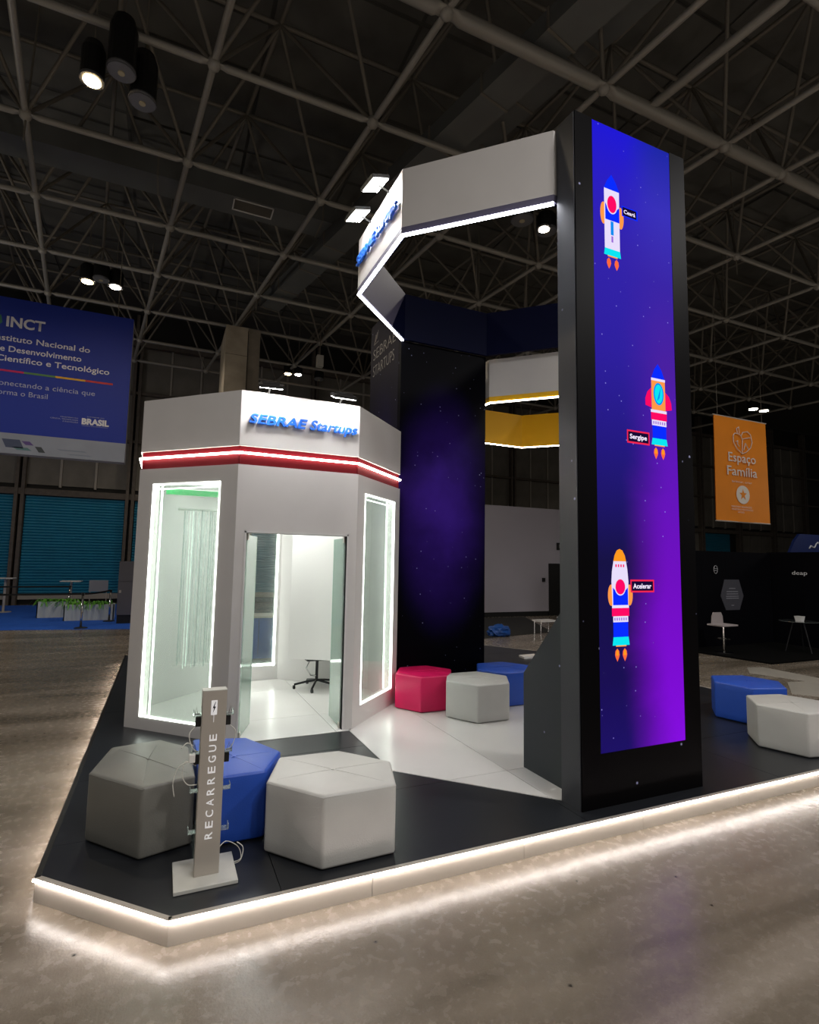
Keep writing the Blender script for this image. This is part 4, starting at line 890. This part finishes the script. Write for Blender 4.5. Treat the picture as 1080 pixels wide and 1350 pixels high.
# ================================================================== RIGHT BACKGROUND: black stand
BK = mat('black_stand_wall', '#020207', .8, spec=.1)
bs = thing('black_stand', (13.3, 8.6, 0), 'low black exhibition stand with white wall logos on the right', 'booth')
MB().prism([(11.36, 9.5), (11.62, 7.43), (15.0, 7.43), (15.0, 9.6), (11.36, 9.6)], 0, .03).build('black_carpet', mat('black_carpet_m', '#030303', .95, spec=.1), bs)
for i in range(4): MB().box((11.36+i*.91, 9.5, .03), (11.36+(i+1)*.91-.004, 9.58, 2.40)).build('wall_panel', BK, bs)
for i in range(3): MB().box((14.98, 6.9+i*.9, .03), (15.06, 6.9+(i+1)*.9-.004, 2.42)).build('wall_panel', BK, bs)
PO = mat('grey_poster', '#45454d', .7)
po = MB().plate((0, 9.5, 0), (1, 0, 0), (0, 0, 1), (0, -1, 0), [(12.95, 1.267), (13.11, 1.684), (13.66, 1.684), (13.82, 1.265), (13.65, .91), (13.13, .91)], 0, .012).build('hexagon_poster', PO, bs)
PT = mat('poster_print', '#8d8d96', .7)
for z, w in ((1.45, .12), (1.37, .22), (1.31, .22), (1.25, .24), (1.20, .24), (1.02, .05)): MB().box((13.385-w, 9.484, z), (13.385+w, 9.488, z+.018)).build('text_line', PT, po)
f = MB()
for i in range(14):
    a0, a1 = 2*pi*i/14, 2*pi*(i+1)/14; f.tube([(12.79+.07*cos(a0), 9.49, 1.935+.1*sin(a0)), (12.79+.07*cos(a1), 9.49, 1.935+.1*sin(a1))], .008, 5)
f.tube([(12.74, 9.49, 1.96), (12.84, 9.49, 1.96)], .008, 5); f.tube([(12.74, 9.49, 1.91), (12.84, 9.49, 1.91)], .008, 5); f.build('round_logo', mat('logo_grey', '#a0a0a4', .6), bs)
text('lettering', 'deap', (14.98, 0, 0), (0, -1, 0), (0, 0, 1), -8.95, -8.58, 1.84, .095, mat('stand_letter', '#e8e8ea', .6), bs, depth=.003, bold=.0)
st = thing('bar_stool', (11.95, 8.72, .03), 'white bar stool with chrome stem on the black stand', 'stool')
x, y = 11.95, 8.72
MB().lathe((x, y, .03), [(.2, 0), (.2, .012), (.05, .03), (.025, .04)], 24).build('foot', CHROME, st); MB().tube([(x, y, .06), (x, y, .64)], .022, 10).build('stem', CHROME, st)
f = MB()
for i in range(12): a0, a1 = 2*pi*i/12, 2*pi*(i+1)/12; f.tube([(x+.15*cos(a0), y+.15*sin(a0), .34), (x+.15*cos(a1), y+.15*sin(a1), .34)], .008, 5)
f.tube([(x-.15, y, .34), (x+.15, y, .34)], .008, 5); f.build('foot_ring', CHROME, st)
SEAT = mat('pale_seat', '#a39a9a', .5)
MB().box((x-.30, y-.2, .64), (x+.24, y+.2, .68)).build('seat', SEAT, st, bevel=.012)
MB().plate((x-.10, y+.17, 0), (1, 0, 0), (0, 0, 1), (0, 1, 0), [(-.05, .66), (.34, .66), (.32, .84), (.27, .93), (.02, .93), (-.03, .84)], 0, .03).build('backrest', SEAT, st)
tb = thing('glass_table', (13.9, 8.2, .03), 'round glass topped table on the black stand', 'table')
MB().lathe((13.9, 8.2, .74), [(.4, 0), (.41, .006), (.4, .012)], 28).build('glass_top', CLEAR, tb)
for i in range(3): an = 2*pi*i/3+.3; MB().tube([(13.9+.12*cos(an), 8.2+.12*sin(an), .74), (13.9+.3*cos(an), 8.2+.3*sin(an), .03)], .014, 8).build('leg', mat('dull_chrome', '#2a2a2c', .4, .6), tb)
cu = thing('white_cup', (13.85, 8.15, .752), 'white square cup standing on the glass table', 'cup'); MB().add([(13.79, 8.09, .752), (13.91, 8.09, .752), (13.91, 8.21, .752), (13.79, 8.21, .752), (13.77, 8.07, .87), (13.93, 8.07, .87), (13.93, 8.23, .87), (13.77, 8.23, .87)], [(0, 1, 2, 3), (0, 1, 5, 4), (1, 2, 6, 5), (2, 3, 7, 6), (3, 0, 4, 7), (4, 5, 6, 7)]).build('cup_body', WHITE2, cu)
# orange banner
ob = thing('hanging_banner', (14.75, 10, 3.27), 'orange hanging banner reading Espaço Família', 'banner')
OR = mat('orange_fabric', '#ee8a0a', .7, noise=.06, nscale=1.2)
m_ = MB(); nx, nz = 14, 18; vs = []
for yy in (0, .02):
    for i in range(nx+1):
        for j in range(nz+1):
            u, w = i/nx, j/nz; vs.append((13.62+2.24*u - (.03*(w-.5))*(1 if u > .5 else -1), 10.02+yy+.018*sin(u*9+w*4)*(1-w*.5)*sin(pi*u), 3.27+2.93*w))
K_ = (nx+1)*(nz+1); q = lambda i, j: i*(nz+1)+j; fs = []
for i in range(nx):
    for j in range(nz):
        fs.append((q(i, j), q(i+1, j), q(i+1, j+1), q(i, j+1))); fs.append((K_+q(i, j), K_+q(i, j+1), K_+q(i+1, j+1), K_+q(i+1, j)))
m_.add(vs, fs).build('fabric', OR, ob, smooth=True)
MB().tube([(13.6, 10.03, 6.21), (15.88, 10.03, 6.21)], .02, 8).build('top_bar', ALU, ob); MB().tube([(13.6, 10.03, 3.26), (15.88, 10.03, 3.26)], .02, 8).build('bottom_bar', ALU, ob)
for x in (13.8, 15.7): MB().tube([(x, 10.03, 6.2), (x, 10.03, 10)], .006, 5).build('hanging_wire', STEELD, ob)
OT = mat('banner_cream_print', '#e8ddd0', .6); TP = ((0, 9.995, 0), (1, 0, 0), (0, 0, 1))
text('headline_text', 'Espaço', *TP, 14.14, 15.30, 4.95, .25, OT, ob, depth=.006, bold=.008)
text('headline_text', 'Família', *TP, 14.07, 15.34, 4.56, .25, OT, ob, depth=.006, bold=.008)
text('small_text', 'brincar, criar', *TP, 14.26, 15.1, 4.36, .06, OT, ob, depth=.006)
f = MB(); f.plate((0, 9.995, 0), (1, 0, 0), (0, 0, 1), (0, -1, 0), ell(14.70, 4.03, .28, .26), 0, .004); f.build('badge', OT, ob)
star = [(14.70+(.16 if i % 2 == 0 else .065)*cos(pi/2+i*pi/5), 4.03+(.16 if i % 2 == 0 else .065)*sin(pi/2+i*pi/5)) for i in range(10)]
MB().plate((0, 9.99, 0), (1, 0, 0), (0, 0, 1), (0, -1, 0), star, 0, .004).build('badge_star', OR, ob)
for z, x0, x1 in ((3.66, 14.2, 15.05), (3.585, 14.2, 15.1), (3.51, 14.45, 14.72)): text('small_text', 'MINISTERIO REALIZAÇÃO' if x1 > 15 else 'APOIO', *TP, x0, x1, z, .045, OT, ob, depth=.006)
f = MB()
def line(pts, r=.011):
    for i in range(len(pts)-1): f.tube([(pts[i][0], 9.99, pts[i][1]), (pts[i+1][0], 9.99, pts[i+1][1])], r, 5)
line([(14.73, 5.20), (14.50, 5.33), (14.38, 5.50), (14.37, 5.68), (14.44, 5.76), (14.60, 5.76), (14.70, 5.72), (14.76, 5.60), (14.74, 5.40), (14.73, 5.20)])
line([(14.73, 5.20), (14.9, 5.26), (15.1, 5.40), (15.17, 5.56), (15.12, 5.78), (14.98, 5.86), (14.78, 5.82), (14.72, 5.72)]); line([(14.74, 5.62), (14.9, 5.66), (15.1, 5.70)])
line([(14.55, 5.78), (14.52, 5.9), (14.62, 5.96), (14.64, 5.78)]); line([(14.80, 5.30), (14.88, 5.52), (15.02, 5.34)]); line([(14.48, 5.52), (14.56, 5.56), (14.54, 5.46), (14.62, 5.40)])
f.build('line_drawing', OT, ob)
# blue sign at far right
bl = thing('blue_hanging_sign', (17.4, 9.8, 2.5), 'dark blue tilted sign behind the black stand at the right edge', 'sign')
MB().plate((0, 10.2, 0), (1, 0, 0), (0, 0, 1), (0, 1, 0), [(16.9, 2.3), (19.2, 2.3), (19.2, 3.05), (17.55, 3.05), (17.3, 2.85)], 0, .08).build('sign_board', mat('blue_sign', '#041e58', .6), bl)
MB().box((18.6, 10.22, 0), (18.7, 10.27, 2.32)).build('support_leg', BLACKM, bl)
f = MB(); pts = [(17.95+.09*i, 2.62+.06*sin(i*1.7)+.03*i) for i in range(9)]
for i in range(8): f.tube([(pts[i][0], 10.19, pts[i][1]), (pts[i+1][0], 10.19, pts[i+1][1])], .022, 5)
f.build('script_mark', mat('sign_white', '#c8ccd4', .6), bl)
